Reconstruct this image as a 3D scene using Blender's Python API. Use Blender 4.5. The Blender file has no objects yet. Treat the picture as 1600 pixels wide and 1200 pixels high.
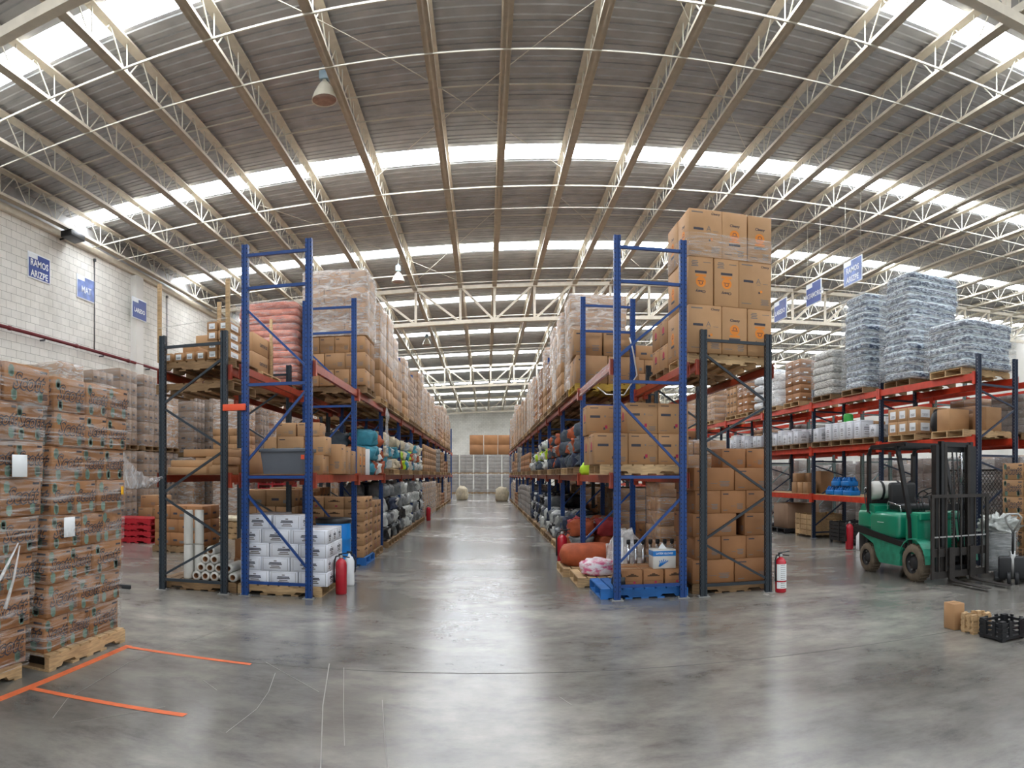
import bpy, bmesh, math, random
from mathutils import Vector, Matrix, noise
R = random.Random(7)
sc = bpy.context.scene
C = sc.collection
PI = math.pi
# ---------------------------------------------------------------- camera: a cylindrical panorama, level, eye height 1.65 m
F = 1100.0                       # pixels per radian; aisle direction sits at pixel x 758, horizon at pixel y 742
cam_d = bpy.data.cameras.new('camera'); cam = bpy.data.objects.new('camera', cam_d); C.objects.link(cam)
cam.location = (0, 0, 1.65); cam.rotation_euler = (PI/2, 0, 0)
cam_d.type = 'PANO'; cam_d.panorama_type = 'CENTRAL_CYLINDRICAL'
cam_d.central_cylindrical_range_u_min = -758/F; cam_d.central_cylindrical_range_u_max = 842/F
cam_d.central_cylindrical_range_v_min = -458/F; cam_d.central_cylindrical_range_v_max = 742/F
cam_d.central_cylindrical_radius = 1.0
cam_d.lens = 20; cam_d.clip_end = 300
sc.camera = cam
# ---------------------------------------------------------------- world: overcast daylight; wall behind the camera left out so it lights the rack fronts
w = bpy.data.worlds.new('world'); sc.world = w; w.use_nodes = True
wb = w.node_tree.nodes['Background']; wb.inputs[0].default_value = (0.93, 0.97, 1.0, 1); wb.inputs[1].default_value = 0.9
SKYLIGHT = 15.0
sc.view_settings.view_transform = 'Standard'; sc.view_settings.look = 'None'
sc.view_settings.exposure = 0.42; sc.view_settings.gamma = 1.0; sc.view_settings.use_curve_mapping = False
sc.cycles.use_denoising = True; sc.cycles.max_bounces = 8; sc.cycles.transparent_max_bounces = 24
sc.cycles.diffuse_bounces = 5; sc.cycles.glossy_bounces = 3; sc.cycles.sample_clamp_indirect = 6
sc.cycles.caustics_reflective = False; sc.cycles.caustics_refractive = False

# ---------------------------------------------------------------- materials
def lin(h):
    if isinstance(h, str):
        h = h.lstrip('#'); c = [int(h[i:i+2], 16)/255 for i in (0, 2, 4)]
    else: c = h
    return tuple(((x/12.92) if x <= .04045 else ((x+.055)/1.055)**2.4) for x in c) + (1,)
class NT:
    def __init__(s, name):
        s.m = bpy.data.materials.new(name); s.m.use_nodes = True; s.t = s.m.node_tree
        s.b = s.t.nodes['Principled BSDF']; s.o = s.t.nodes['Material Output']
    def n(s, typ, **kw):
        x = s.t.nodes.new(typ)
        for k, v in kw.items():
            if k in x.inputs: x.inputs[k].default_value = v
            else: setattr(x, k, v)
        return x
    def l(s, a, b): s.t.links.new(a, b)
    def coords(s, scale=(1, 1, 1), kind='Object'):
        tc = s.n('ShaderNodeTexCoord'); mp = s.n('ShaderNodeMapping'); mp.inputs['Scale'].default_value = scale
        s.l(tc.outputs[kind], mp.inputs[0]); return mp.outputs[0]
    def ramp(s, fac, stops):
        r = s.n('ShaderNodeValToRGB'); e = r.color_ramp.elements
        e[0].position, e[0].color = stops[0]; e[1].position, e[1].color = stops[-1]
        for p, c in stops[1:-1]:
            q = e.new(p); q.color = c
        s.l(fac, r.inputs[0]); return r.outputs[0]
def plain(name, col, rough=.5, metal=0, var=.12, scale=6, bump=0, emis=0, spec=.5, coat=0):
    t = NT(name); c = lin(col)
    nz = t.n('ShaderNodeTexNoise', Scale=scale, Detail=4.0); t.l(t.coords(), nz.inputs['Vector'])
    d = tuple(x*(1-var) for x in c[:3])+(1,); u = tuple(min(1, x*(1+var)) for x in c[:3])+(1,)
    t.l(t.ramp(nz.outputs[0], [(.3, d), (.7, u)]), t.b.inputs['Base Color'])
    t.b.inputs['Roughness'].default_value = rough; t.b.inputs['Metallic'].default_value = metal
    t.b.inputs['Specular IOR Level'].default_value = spec
    if coat: t.b.inputs['Coat Weight'].default_value = coat; t.b.inputs['Coat Roughness'].default_value = .1
    if bump:
        bp = t.n('ShaderNodeBump', Strength=bump, Distance=.01); t.l(nz.outputs[0], bp.inputs['Height']); t.l(bp.outputs[0], t.b.inputs['Normal'])
    if emis:
        t.b.inputs['Emission Color'].default_value = c; t.b.inputs['Emission Strength'].default_value = emis
    return t.m
def cardboard(name, col, var=.1):
    """each copy a slightly different tone, faint corrugation"""
    t = NT(name); c = lin(col)
    oi = t.n('ShaderNodeObjectInfo')
    nz = t.n('ShaderNodeTexNoise', Scale=2.5, Detail=5.0); t.l(t.coords((1, 1, 1), 'Object'), nz.inputs['Vector'])
    wv = t.n('ShaderNodeTexWave', Scale=40.0, Distortion=.4); wv.bands_direction = 'X'; t.l(t.coords(), wv.inputs['Vector'])
    a = t.ramp(nz.outputs[0], [(.3, tuple(x*.88 for x in c[:3])+(1,)), (.7, tuple(min(1, x*1.08) for x in c[:3])+(1,))])
    hs = t.n('ShaderNodeHueSaturation'); mr = t.n('ShaderNodeMapRange'); mr.inputs['To Min'].default_value = 1-var*1.4; mr.inputs['To Max'].default_value = 1+var
    t.l(oi.outputs['Random'], mr.inputs['Value']); t.l(mr.outputs[0], hs.inputs['Value']); t.l(a, hs.inputs['Color']); t.l(hs.outputs[0], t.b.inputs['Base Color'])
    bp = t.n('ShaderNodeBump', Strength=.08, Distance=.002); t.l(wv.outputs['Fac'], bp.inputs['Height']); t.l(bp.outputs[0], t.b.inputs['Normal'])
    t.b.inputs['Roughness'].default_value = .72
    return t.m
def film(name, lo, hi, scale=(1.2, 1.2, 14), tint=(.93, .95, .96, 1)):
    """stretch film: clear with milky horizontal creases"""
    t = NT(name)
    nz = t.n('ShaderNodeTexNoise', Scale=2.2, Detail=7.0, Roughness=.68, Distortion=.9); t.l(t.coords(scale, 'Object'), nz.inputs['Vector'])
    mr = t.n('ShaderNodeMapRange'); mr.inputs['From Min'].default_value = .46; mr.inputs['From Max'].default_value = .76
    mr.inputs['To Min'].default_value = lo; mr.inputs['To Max'].default_value = hi; t.l(nz.outputs[0], mr.inputs['Value'])
    tr = t.n('ShaderNodeBsdfTransparent'); tr.inputs[0].default_value = (.97, .97, .96, 1)
    t.b.inputs['Base Color'].default_value = tint; t.b.inputs['Roughness'].default_value = .22; t.b.inputs['Specular IOR Level'].default_value = .9
    bp = t.n('ShaderNodeBump', Strength=.7, Distance=.02); t.l(nz.outputs[0], bp.inputs['Height']); t.l(bp.outputs[0], t.b.inputs['Normal'])
    mx = t.n('ShaderNodeMixShader'); t.l(mr.outputs[0], mx.inputs[0]); t.l(tr.outputs[0], mx.inputs[1]); t.l(t.b.outputs[0], mx.inputs[2]); t.l(mx.outputs[0], t.o.inputs['Surface'])
    return t.m
def wood(name, col, dark=.6):
    t = NT(name); c = lin(col)
    nz = t.n('ShaderNodeTexNoise', Scale=5.0, Detail=6.0, Distortion=1.2); t.l(t.coords((1, 8, 8)), nz.inputs['Vector'])
    n2 = t.n('ShaderNodeTexNoise', Scale=1.7, Detail=2.0); t.l(t.coords(), n2.inputs['Vector'])
    a = t.ramp(nz.outputs[0], [(.3, tuple(x*dark for x in c[:3])+(1,)), (.65, c)])
    b = t.ramp(n2.outputs[0], [(.35, (.72, .7, .68, 1)), (.6, (1, 1, 1, 1))])
    mx = t.n('ShaderNodeMix', data_type='RGBA', blend_type='MULTIPLY'); mx.inputs[0].default_value = 1
    t.l(a, mx.inputs[6]); t.l(b, mx.inputs[7]); t.l(mx.outputs[2], t.b.inputs['Base Color']); t.b.inputs['Roughness'].default_value = .75
    return t.m
def floor_mat():
    t = NT('polished_concrete'); v = t.coords()
    n1 = t.n('ShaderNodeTexNoise', Scale=.35, Detail=7.0, Roughness=.62); t.l(v, n1.inputs['Vector'])
    n2 = t.n('ShaderNodeTexNoise', Scale=1.9, Detail=12.0, Roughness=.74, Distortion=.15); t.l(t.coords((.8, 1.25, 1)), n2.inputs['Vector'])
    n3 = t.n('ShaderNodeTexNoise', Scale=30.0, Detail=4.0); t.l(v, n3.inputs['Vector'])
    a = t.ramp(n1.outputs[0], [(.33, lin('615f5a')), (.5, lin('817e78')), (.66, lin('a6a299'))])
    b = t.ramp(n2.outputs[0], [(.30, (.42, .42, .44, 1)), (.45, (.80, .80, .80, 1)), (.56, (1, 1, .98, 1)), (.78, (1.22, 1.21, 1.16, 1))])
    mx = t.n('ShaderNodeMix', data_type='RGBA', blend_type='MULTIPLY'); mx.inputs[0].default_value = .9
    t.l(a, mx.inputs[6]); t.l(b, mx.inputs[7]); t.l(mx.outputs[2], t.b.inputs['Base Color'])
    rr = t.n('ShaderNodeMapRange'); rr.inputs['From Min'].default_value = .3; rr.inputs['From Max'].default_value = .7
    rr.inputs['To Min'].default_value = .17; rr.inputs['To Max'].default_value = .28; t.l(n1.outputs[0], rr.inputs['Value']); t.l(rr.outputs[0], t.b.inputs['Roughness'])
    t.b.inputs['Specular IOR Level'].default_value = .75
    bp = t.n('ShaderNodeBump', Strength=.05, Distance=.01); t.l(n3.outputs[0], bp.inputs['Height']); t.l(bp.outputs[0], t.b.inputs['Normal'])
    return t.m
def block_mat(name, axis, col='dedbd2'):
    t = NT(name)
    tc = t.n('ShaderNodeTexCoord'); sp = t.n('ShaderNodeSeparateXYZ'); cb = t.n('ShaderNodeCombineXYZ')
    t.l(tc.outputs['Object'], sp.inputs[0]); t.l(sp.outputs[axis], cb.inputs[0]); t.l(sp.outputs[2], cb.inputs[1])
    br = t.n('ShaderNodeTexBrick', Scale=1.0); br.inputs['Brick Width'].default_value = .4; br.inputs['Row Height'].default_value = .2
    br.inputs['Mortar Size'].default_value = .0055; br.inputs['Mortar Smooth'].default_value = .3
    c = lin(col); br.inputs['Color1'].default_value = c; br.inputs['Color2'].default_value = tuple(x*.9 for x in c[:3])+(1,)
    br.inputs['Mortar'].default_value = lin('8f8d86'); t.l(cb.outputs[0], br.inputs['Vector'])
    nz = t.n('ShaderNodeTexNoise', Scale=.6, Detail=7.0, Roughness=.65); t.l(tc.outputs['Object'], nz.inputs['Vector'])
    r = t.ramp(nz.outputs[0], [(.3, (.72, .71, .68, 1)), (.55, (1, 1, 1, 1))])
    mx = t.n('ShaderNodeMix', data_type='RGBA', blend_type='MULTIPLY'); mx.inputs[0].default_value = .8
    t.l(br.outputs[0], mx.inputs[6]); t.l(r, mx.inputs[7]); t.l(mx.outputs[2], t.b.inputs['Base Color']); t.b.inputs['Roughness'].default_value = .85
    bp = t.n('ShaderNodeBump', Strength=.5, Distance=.008); bp.invert = True; t.l(br.outputs['Fac'], bp.inputs['Height']); t.l(bp.outputs[0], t.b.inputs['Normal'])
    return t.m
def bands(name, light, dark, scale=7.0, lo=.42, hi=.56, rough=.35):
    """printed plastic packs seen through film: light plastic with broken dark bands of print"""
    t = NT(name)
    nz = t.n('ShaderNodeTexNoise', Scale=scale, Detail=6.0, Roughness=.7); t.l(t.coords((1, 1, 2.2)), nz.inputs['Vector'])
    t.l(t.ramp(nz.outputs[0], [(lo, lin(dark)), (hi, lin(light))]), t.b.inputs['Base Color']); t.b.inputs['Roughness'].default_value = rough
    bp = t.n('ShaderNodeBump', Strength=.6, Distance=.02); t.l(nz.outputs[0], bp.inputs['Height']); t.l(bp.outputs[0], t.b.inputs['Normal'])
    return t.m
M = dict(
    floor=floor_mat(), block=block_mat('painted_block_wall', 1, 'eae8e1'), block_x=block_mat('painted_block_wall_end', 0),
    plaster=plain('white_wall_paint', 'd8d6d0', .8, var=.05, scale=1),
    deck=plain('roof_deck_sheet', 'a9aaab', .6, metal=.0, var=.14, scale=2.5),
    cream=plain('cream_steel_paint', 'cfc6b4', .5, var=.08), bar=plain('pale_steel_bar', 'c9c5b6', .45, var=.06),
    sky=plain('skylight_sheet', 'f3f8ff', .5, var=0, emis=SKYLIGHT),
    blue=plain('blue_rack_paint', '0b3c7c', .38, var=.14, scale=9), navy=plain('charcoal_rack_paint', '1f2a33', .4, var=.15, scale=9),
    navy2=plain('navy_rack_paint', '1b2940', .4, var=.15, scale=9), orange=plain('orange_beam_paint', '99391f', .42, var=.18, scale=7),
    red=plain('red_beam_paint', 'c23a22', .4, var=.15, scale=7), greygreen=plain('grey_green_rack_paint', '6d7f7c', .5, var=.1),
    hole=plain('rack_slot_shadow', '10141c', .8, var=0), zinc=plain('galvanised_steel', 'a9aaa8', .4, metal=.7, var=.1),
    chip=plain('bare_metal_edge', 'b9c0c8', .4, metal=.4, var=.1),
    card=cardboard('brown_cardboard', 'a98159'), card2=cardboard('warm_brown_cardboard', '9b6c44'), card3=cardboard('pale_brown_cardboard', 'b38b62'),
    cardq=cardboard('dull_grey_cardboard', '837a72'), cardw=cardboard('white_cardboard', 'dcdfe6', .03), cardg=cardboard('greyish_brown_cardboard', '91765f'),
    tape=plain('packing_tape', 'a98052', .3, var=.05), seam=plain('carton_seam_shadow', '4b3522', .9, var=.1), seamw=plain('carton_seam_grey', '7d828c', .9, var=.1),
    ink=plain('dark_ink', '3b3a44', .7, var=.05), inkg=plain('grey_ink', '76706c', .7, var=.1), inkt=plain('teal_ink', '6f8a7c', .7, var=.1),
    inko=plain('orange_ink', 'd9822b', .7, var=.08), inkr=plain('crimson_ink', 'a8284a', .7, var=.05), paper=plain('white_paper', 'eef2f4', .6, var=.02),
    film=film('stretch_film', .05, .6), filmc=film('cloudy_stretch_film', .22, .85, (1.5, 1.5, 6), (.95, .93, .9, 1)), filmw=film('white_film', .35, .95, (2.5, 2.5, 2.5)), filmb=film('tight_film_bands', .0, .66, (.7, .7, 11), (.95, .94, .92, 1)),
    wood=wood('pallet_pine', 'd3b183'), woodd=wood('weathered_pallet_wood', '9a7a55'), woody=wood('yellow_pallet_wood', 'c8a441'),
    bluewood=plain('blue_pallet_paint', '1f66ad', .6, var=.2, scale=5), redpl=plain('red_plastic', 'b81f2c', .4, var=.1), blackpl=plain('black_plastic', '191b1e', .45, var=.15),
    greypl=plain('grey_plastic', '5a5f66', .45, var=.06), bluepl=plain('bright_blue_plastic', '137bcb', .35, var=.05), extred=plain('extinguisher_red', 'b8182a', .22, var=.03, coat=.4),
    tapeline=plain('orange_floor_tape', 'd8693a', .6, var=.12, scale=12), sign=plain('sign_blue', '153a8e', .35, var=.03), signw=plain('sign_white', 'e9eef2', .4, var=.02),
    signf=plain('faded_sign_blue', '6f84bd', .4, var=.3, scale=5),
    green=plain('forklift_green', '158f6e', .28, var=.08, scale=3, coat=.5), greend=plain('worn_forklift_green', '2a8f72', .45, var=.25, scale=9), black=plain('black_steel', '17181a', .45, var=.2), rust=plain('dirty_black_steel', '2c2825', .6, var=.3),
    tyre=plain('dusty_tyre_rubber', '6f6353', .9, var=.25, scale=8), hub=plain('dark_hub', '2a2a2c', .6, var=.2), seat=plain('black_vinyl', '2e2f31', .5, var=.1), tank=plain('white_tank_paint', 'd8d6cf', .3, var=.05),
    chrome=plain('bright_steel', 'c9cccf', .2, metal=.9, var=.05), pipe=plain('dark_red_pipe_paint', '6b2027', .45, var=.1), conduit=plain('grey_conduit', '55575a', .5, var=.05),
    pink=bands('salmon_net_bags', 'e0937c', 'b5604c', 5, .38, .6, .6), packs=bands('printed_bottle_packs', 'dbe6ea', '6a7a90', 9, .40, .50), packsd=bands('printed_pack_band', 'a9b8c6', '313e56', 11, .47, .57),
    packg=bands('grey_printed_packs', 'c9c7c0', '77756f', 14, .4, .56), packw=bands('white_printed_packs', 'dfe2e4', '8b94a2', 10, .36, .48),
    lamp=plain('lamp_shade_enamel', 'c9c3b2', .35, var=.05), lampin=plain('lamp_inner_glass', '9a7a6a', .2, var=.2, scale=9), ballast=plain('lamp_ballast_grey', '8ba0ab', .4, var=.05),
    sackw=plain('white_plastic_bag', 'c9cdc9', .3, var=.25, scale=9, bump=.5), sackg=plain('grey_bag', '7d8182', .35, var=.3, scale=9, bump=.5), sackb=plain('black_bag', '1e2124', .3, var=.3, scale=9, bump=.5),
    sackt=plain('teal_textile', '3f8fa3', .7, var=.25, scale=8, bump=.4), sacko=plain('rust_orange_textile', 'a8512c', .7, var=.2, scale=8, bump=.4), sackp=bands('pink_white_bag', 'e8e0e2', 'd0507e', 6, .42, .55, .4),
    sackc=plain('slate_textile', '4a545e', .7, var=.25, scale=8, bump=.4), sackk=plain('cream_textile', 'cfc3a8', .8, var=.2, scale=8, bump=.4), sackr=plain('red_textile', 'a03034', .7, var=.2, scale=8, bump=.4), lime=plain('lime_textile', 'b7d92a', .6, var=.1),
    navyb=plain('navy_textile', '27324a', .7, var=.25, scale=8, bump=.4),
    scratch=plain('pale_floor_scratch', '8b877f', .5, var=.1), joint=plain('floor_joint_dark', '4b4944', .8, var=.1), stickr=plain('orange_sticker', 'e8552f', .5, var=.02), yell=plain('yellow_tag', 'f0b21c', .4, var=.02),
    skin2=plain('light_green_cap', '3fae4a', .4, var=.05),
)

# ---------------------------------------------------------------- mesh builder
class MB:
    def __init__(s): s.v = []; s.f = []; s.m = []; s.mats = []; s.sm = []
    def mi(s, m):
        if m not in s.mats: s.mats.append(m)
        return s.mats.index(m)
    def add(s, vs, fs, m, smooth=False, M4=None):
        o = len(s.v); k = s.mi(m)
        s.v += [tuple(M4 @ Vector(v)) for v in vs] if M4 else [tuple(v) for v in vs]
        s.f += [tuple(i+o for i in f) for f in fs]; s.m += [k]*len(fs); s.sm += [smooth]*len(fs)
        return s
    def box(s, x0, y0, z0, x1, y1, z1, m, M4=None):
        v = [(x0, y0, z0), (x1, y0, z0), (x1, y1, z0), (x0, y1, z0), (x0, y0, z1), (x1, y0, z1), (x1, y1, z1), (x0, y1, z1)]
        return s.add(v, [(0, 3, 2, 1), (4, 5, 6, 7), (0, 1, 5, 4), (1, 2, 6, 5), (2, 3, 7, 6), (3, 0, 4, 7)], m, False, M4)
    def cbox(s, c, d, m, M4=None):
        return s.box(c[0]-d[0]/2, c[1]-d[1]/2, c[2]-d[2]/2, c[0]+d[0]/2, c[1]+d[1]/2, c[2]+d[2]/2, m, M4)
    def bev(s, x0, y0, z0, x1, y1, z1, b, m, M4=None, seg=2):
        """box with rounded edges"""
        bm = bmesh.new(); bmesh.ops.create_cube(bm, size=1)
        for v in bm.verts: v.co = Vector(((x0+x1)/2+v.co.x*(x1-x0), (y0+y1)/2+v.co.y*(y1-y0), (z0+z1)/2+v.co.z*(z1-z0)))
        bmesh.ops.bevel(bm, geom=list(bm.edges), offset=b, segments=seg, profile=.5, affect='EDGES')
        bm.verts.index_update()
        s.add([v.co.copy() for v in bm.verts], [tuple(v.index for v in f.verts) for f in bm.faces], m, True, M4); bm.free(); return s
    def quad(s, a, b, c, d, m): return s.add([a, b, c, d], [(0, 1, 2, 3)], m)
    def bar(s, p, q, w, h, m, up=(0, 0, 1)):
        p = Vector(p); q = Vector(q); d = (q-p); L = d.length
        if L < 1e-6: return s
        d.normalize(); u = Vector(up)
        if abs(d.dot(u)) > .98: u = Vector((0, 1, 0)) if abs(d.y) < .9 else Vector((1, 0, 0))
        a = d.cross(u).normalized(); b = a.cross(d).normalized()
        v = []
        for e in (p, q):
            for i, j in ((-1, -1), (1, -1), (1, 1), (-1, 1)): v.append(e+a*(i*w/2)+b*(j*h/2))
        return s.add(v, [(0, 1, 2, 3), (7, 6, 5, 4), (0, 4, 5, 1), (1, 5, 6, 2), (2, 6, 7, 3), (3, 7, 4, 0)], m)
    def tube(s, pts, r, m, n=8, cap=True, smooth=True):
        pts = [Vector(p) for p in pts]; rings = []; vs = []
        rs = r if isinstance(r, (list, tuple)) else [r]*len(pts)
        ref = None
        for i, p in enumerate(pts):
            t = (pts[min(i+1, len(pts)-1)]-pts[max(i-1, 0)]).normalized()
            if ref is None:
                ref = Vector((0, 0, 1)) if abs(t.z) < .9 else Vector((1, 0, 0))
            a = t.cross(ref).normalized(); b = a.cross(t).normalized(); ref = b
            for k in range(n):
                g = 2*PI*k/n; vs.append(p+a*(math.cos(g)*rs[i])+b*(math.sin(g)*rs[i]))
        fs = []
        for i in range(len(pts)-1):
            for k in range(n):
                k2 = (k+1) % n; fs.append((i*n+k, (i+1)*n+k, (i+1)*n+k2, i*n+k2))
        s.add(vs, fs, m, smooth)
        if cap:
            o = len(s.v)-len(vs); k = s.mi(m)
            s.f.append(tuple(o+j for j in range(n))); s.f.append(tuple(o+(len(pts)-1)*n+j for j in reversed(range(n)))); s.m += [k, k]; s.sm += [False, False]
        return s
    def lathe(s, prof, m, n=20, M4=None, smooth=True):
        """prof: (r, z) list round the z axis"""
        vs = []; fs = []
        for r, z in prof:
            for k in range(n): vs.append((r*math.cos(2*PI*k/n), r*math.sin(2*PI*k/n), z))
        for i in range(len(prof)-1):
            for k in range(n):
                k2 = (k+1) % n; fs.append((i*n+k, i*n+k2, (i+1)*n+k2, (i+1)*n+k))
        return s.add(vs, fs, m, smooth, M4)
    def prism(s, poly, a0, a1, m, axis='z', M4=None):
        """poly in the two other axes, extruded along axis"""
        n = len(poly)
        def P(u, v, w):
            return {'z': (u, v, w), 'y': (u, w, v), 'x': (w, u, v)}[axis]
        vs = [P(u, v, a0) for u, v in poly]+[P(u, v, a1) for u, v in poly]
        fs = [tuple(range(n))[::-1], tuple(range(n, 2*n))]+[(i, (i+1) % n, (i+1) % n+n, i+n) for i in range(n)]
        return s.add(vs, fs, m, False, M4)
    def blob(s, c, r, m, nz=.15, seed=0, pw=.75, fr=2.2, nu=18, nv=12, flat=True, M4=None):
        """soft sack: super-ellipsoid pushed about by noise, flattened underneath"""
        vs = []; fs = []
        sg = lambda x: math.copysign(abs(x)**pw, x)
        for j in range(nv+1):
            t = -PI/2+PI*j/nv
            for i in range(nu):
                g = 2*PI*i/nu
                d = Vector((sg(math.cos(t))*sg(math.cos(g)), sg(math.cos(t))*sg(math.sin(g)), sg(math.sin(t))))
                k = 1+nz*noise.noise(Vector((d.x, d.y, d.z))*fr+Vector((seed*7.3, seed*3.1, 0)))+nz*.5*noise.noise(Vector((d.x, d.y, d.z))*fr*2.6+Vector((0, seed*5.3, 9)))
                z = d.z*r[2]*k
                if flat and z < -.8*r[2]: z = -.8*r[2]
                vs.append((c[0]+d.x*r[0]*k, c[1]+d.y*r[1]*k, c[2]+z))
        for j in range(nv):
            for i in range(nu):
                i2 = (i+1) % nu; fs.append((j*nu+i, j*nu+i2, (j+1)*nu+i2, (j+1)*nu+i))
        return s.add(vs, fs, m, True, M4)
    def mesh(s, name):
        me = bpy.data.meshes.new(name); me.from_pydata(s.v, [], s.f)
        for m in s.mats: me.materials.append(m)
        me.polygons.foreach_set('material_index', s.m); me.polygons.foreach_set('use_smooth', s.sm); me.update(); return me
    def build(s, name, parent=None, loc=(0, 0, 0), rz=0):
        return link(s.mesh(name), name, parent, loc, rz)
def link(me, name, parent=None, loc=(0, 0, 0), rz=0):
    o = bpy.data.objects.new(name, me); C.objects.link(o); o.location = loc; o.rotation_euler = (0, 0, rz)
    if parent: o.parent = parent
    return o
SEEN = {}
def tag(o, label=None, cat=None, group=None, kind=None):
    if label:
        o['label'] = label; n = len(label.split())
        if not 4 <= n <= 16: print('LABELLEN', n, label)
        if label in SEEN and not group: print('DUPLABEL', label)
        SEEN[label] = 1
    if cat: o['category'] = cat
    if group: o['group'] = group
    if kind: o['kind'] = kind
    return o
def empty(name, loc, rz=0, parent=None):
    o = bpy.data.objects.new(name, None); C.objects.link(o); o.location = loc; o.rotation_euler = (0, 0, rz); o.empty_display_size = .1
    if parent: o.parent = parent
    return o
def copy_tree(o, loc=None, rz=None, parent=None):
    c = o.copy(); C.objects.link(c); c.parent = parent
    if loc is not None: c.location = loc
    if rz is not None: c.rotation_euler = (0, 0, rz)
    for ch in o.children: copy_tree(ch, None, None, c)
    return c
_T = {}
def text_geo(txt, size, bold=.0, shear=0.0):
    k = (txt, size, bold, shear)
    if k not in _T:
        cu = bpy.data.curves.new('t', 'FONT'); cu.body = txt; cu.size = size; cu.offset = bold; cu.shear = shear
        cu.align_x = 'CENTER'; cu.align_y = 'CENTER'; cu.resolution_u = 2
        o = bpy.data.objects.new('t', cu); me = bpy.data.meshes.new_from_object(o)
        _T[k] = ([v.co.copy() for v in me.vertices], [tuple(p.vertices) for p in me.polygons])
        bpy.data.objects.remove(o); bpy.data.curves.remove(cu); bpy.data.meshes.remove(me)
    return _T[k]
def put_text(mb, txt, size, m, c, right, up, bold=0, shear=0, sx=1):
    """flat lettering centred on c; right/up are unit directions"""
    vs, fs = text_geo(txt, size, bold, shear); r = Vector(right); u = Vector(up); c = Vector(c)
    mb.add([c+r*(v.x*sx)+u*v.y for v in vs], fs, m)
ORD = ['first', 'second', 'third', 'fourth', 'fifth', 'sixth', 'seventh', 'eighth', 'ninth', 'tenth', 'eleventh', 'twelfth', 'thirteenth', 'fourteenth', 'fifteenth']

# ---------------------------------------------------------------- floor, walls
X0, X1, Y0, Y1 = -11.0, 31.0, -3.0, 80.0
SL = .045                                    # the roof climbs towards the right wall
fl = MB().box(X0-.3, Y0-8, -.2, X1+.3, Y1+.3, 0, M['floor']).build('floor'); tag(fl, 'polished grey concrete floor with worn pale patches', 'floor', kind='structure')
jb = MB()
for y in (5.85, 12.2, 18.6, 25, 31.4, 38): jb.box(X0, y-.006, 0, X1, y+.006, .0015, M['joint'])
for x in (-9.2, 12.0): jb.box(x-.006, Y0, 0, x+.006, Y1, .0015, M['joint'])
jb.build('expansion_joint', fl)
sb = MB()
def scr(pts, wd=.005, z=.002):
    for a, b in zip(pts, pts[1:]): sb.bar((a[0], a[1], z), (b[0], b[1], z), wd, .001, M['scratch'])
scr([(-2.65, 7.6), (-3.0, 5.4), (-2.9, 4.3), (-2.75, 3.9)]); scr([(-1.72, 5.6), (-1.62, 5.1), (-1.58, 4.7), (-1.62, 4.2)])
scr([(-1.35, 6.0), (-1.15, 4.9), (-.95, 4.0), (-.86, 3.6)], .008); scr([(-1.2, 5.9), (-1.0, 4.9), (-.85, 4.2)]); scr([(-.75, 5.1), (-.6, 4.2), (-.5, 3.7)])
scr([(-2.2, 5.2), (-2.0, 5.0)]); scr([(-1.9, 5.9), (-1.25, 5.2)]); scr([(-2.6, 3.9), (-2.2, 4.5)])
scr([(.55, 5.2), (.62, 5.0)]); scr([(2.1, 6.2), (2.25, 6.0)])
sb.build('scratch_mark', fl)
wl = MB().box(X0-.25, Y0, 0, X0, Y1, 8.15, M['block']).build('wall_left'); tag(wl, 'white painted concrete block wall down the left side', 'wall', kind='structure')
wr = MB().box(X1, Y0, 0, X1+.25, Y1, 11.2, M['plaster']).build('wall_right'); tag(wr, 'plain off-white wall at the far right', 'wall', kind='structure')
wf = MB().box(X0-.25, Y1, 0, X1+.25, Y1+.25, 11.2, M['block_x']).build('wall_back'); tag(wf, 'white block wall closing the far end', 'wall', kind='structure')
for i, y in enumerate((8.5, 20.2, 32, 44, 56)):  # pilasters
    o = MB().bev(X0, y-.25, 0, X0+.22, y+.25, 8.1, .01, M['plaster']).build('trim_%d' % (i+1)); tag(o, 'white concrete pilaster on block wall, %s from the entrance' % ORD[i], 'pilaster', kind='structure')
# ---------------------------------------------------------------- roof deck, skylights
PER = 7.1
SKY = [10.08+PER*k for k in range(-1, 10)]
def zr(x, base): return base+SL*x
DECK = 9.52
db = MB()
def strip(mb, y0, y1, m, th=.03):
    """trapezoid ribs across, extruded along x on the slope"""
    prof = []; y = y0; P = .6
    while y < y1-1e-4:
        for a, b in ((0, 0), (.12, 0), (.135, -.02), (.165, -.02), (.18, 0), (.38, 0), (.395, -.02), (.425, -.02), (.44, 0), (.54, 0), (.55, .05), (.575, .05), (.585, 0), (.6, 0)):
            if y+a < y1: prof.append((y+a, b))
        y += P
    prof.append((y1, 0)); n = len(prof)
    xs = (X0-.25, 0, X1+.25); vs = []; fs = []
    for x in xs:
        for yy, d in prof: vs.append((x, yy, zr(x, DECK)+d))
    for x in xs:
        for yy, d in prof: vs.append((x, yy, zr(x, DECK)+d+th))
    k3 = 3*n
    for j in range(2):
        for i in range(n-1):
            a = j*n+i; fs.append((a, a+n, a+n+1, a+1)); fs.append((a+k3, a+1+k3, a+n+1+k3, a+n+k3))
    mb.add(vs, fs, m)
HW = .37
edges = [Y0-1.0]+[e for s_ in SKY for e in (s_-HW, s_+HW)]+[Y1+.3]
for i in range(0, len(edges), 2): strip(db, edges[i], edges[i+1], M['deck'])
ce = db.build('ceiling'); tag(ce, 'grey corrugated steel roof deck over the whole hall', 'roof', kind='structure')
for i, s_ in enumerate(SKY):
    b = MB(); strip(b, s_-HW, s_+HW, M['sky'], .01); o = b.build('window_%d' % (i+1))
    tag(o, 'bright translucent skylight strip across the roof, %s from the entrance' % ORD[i], 'skylight', kind='structure')
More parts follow.
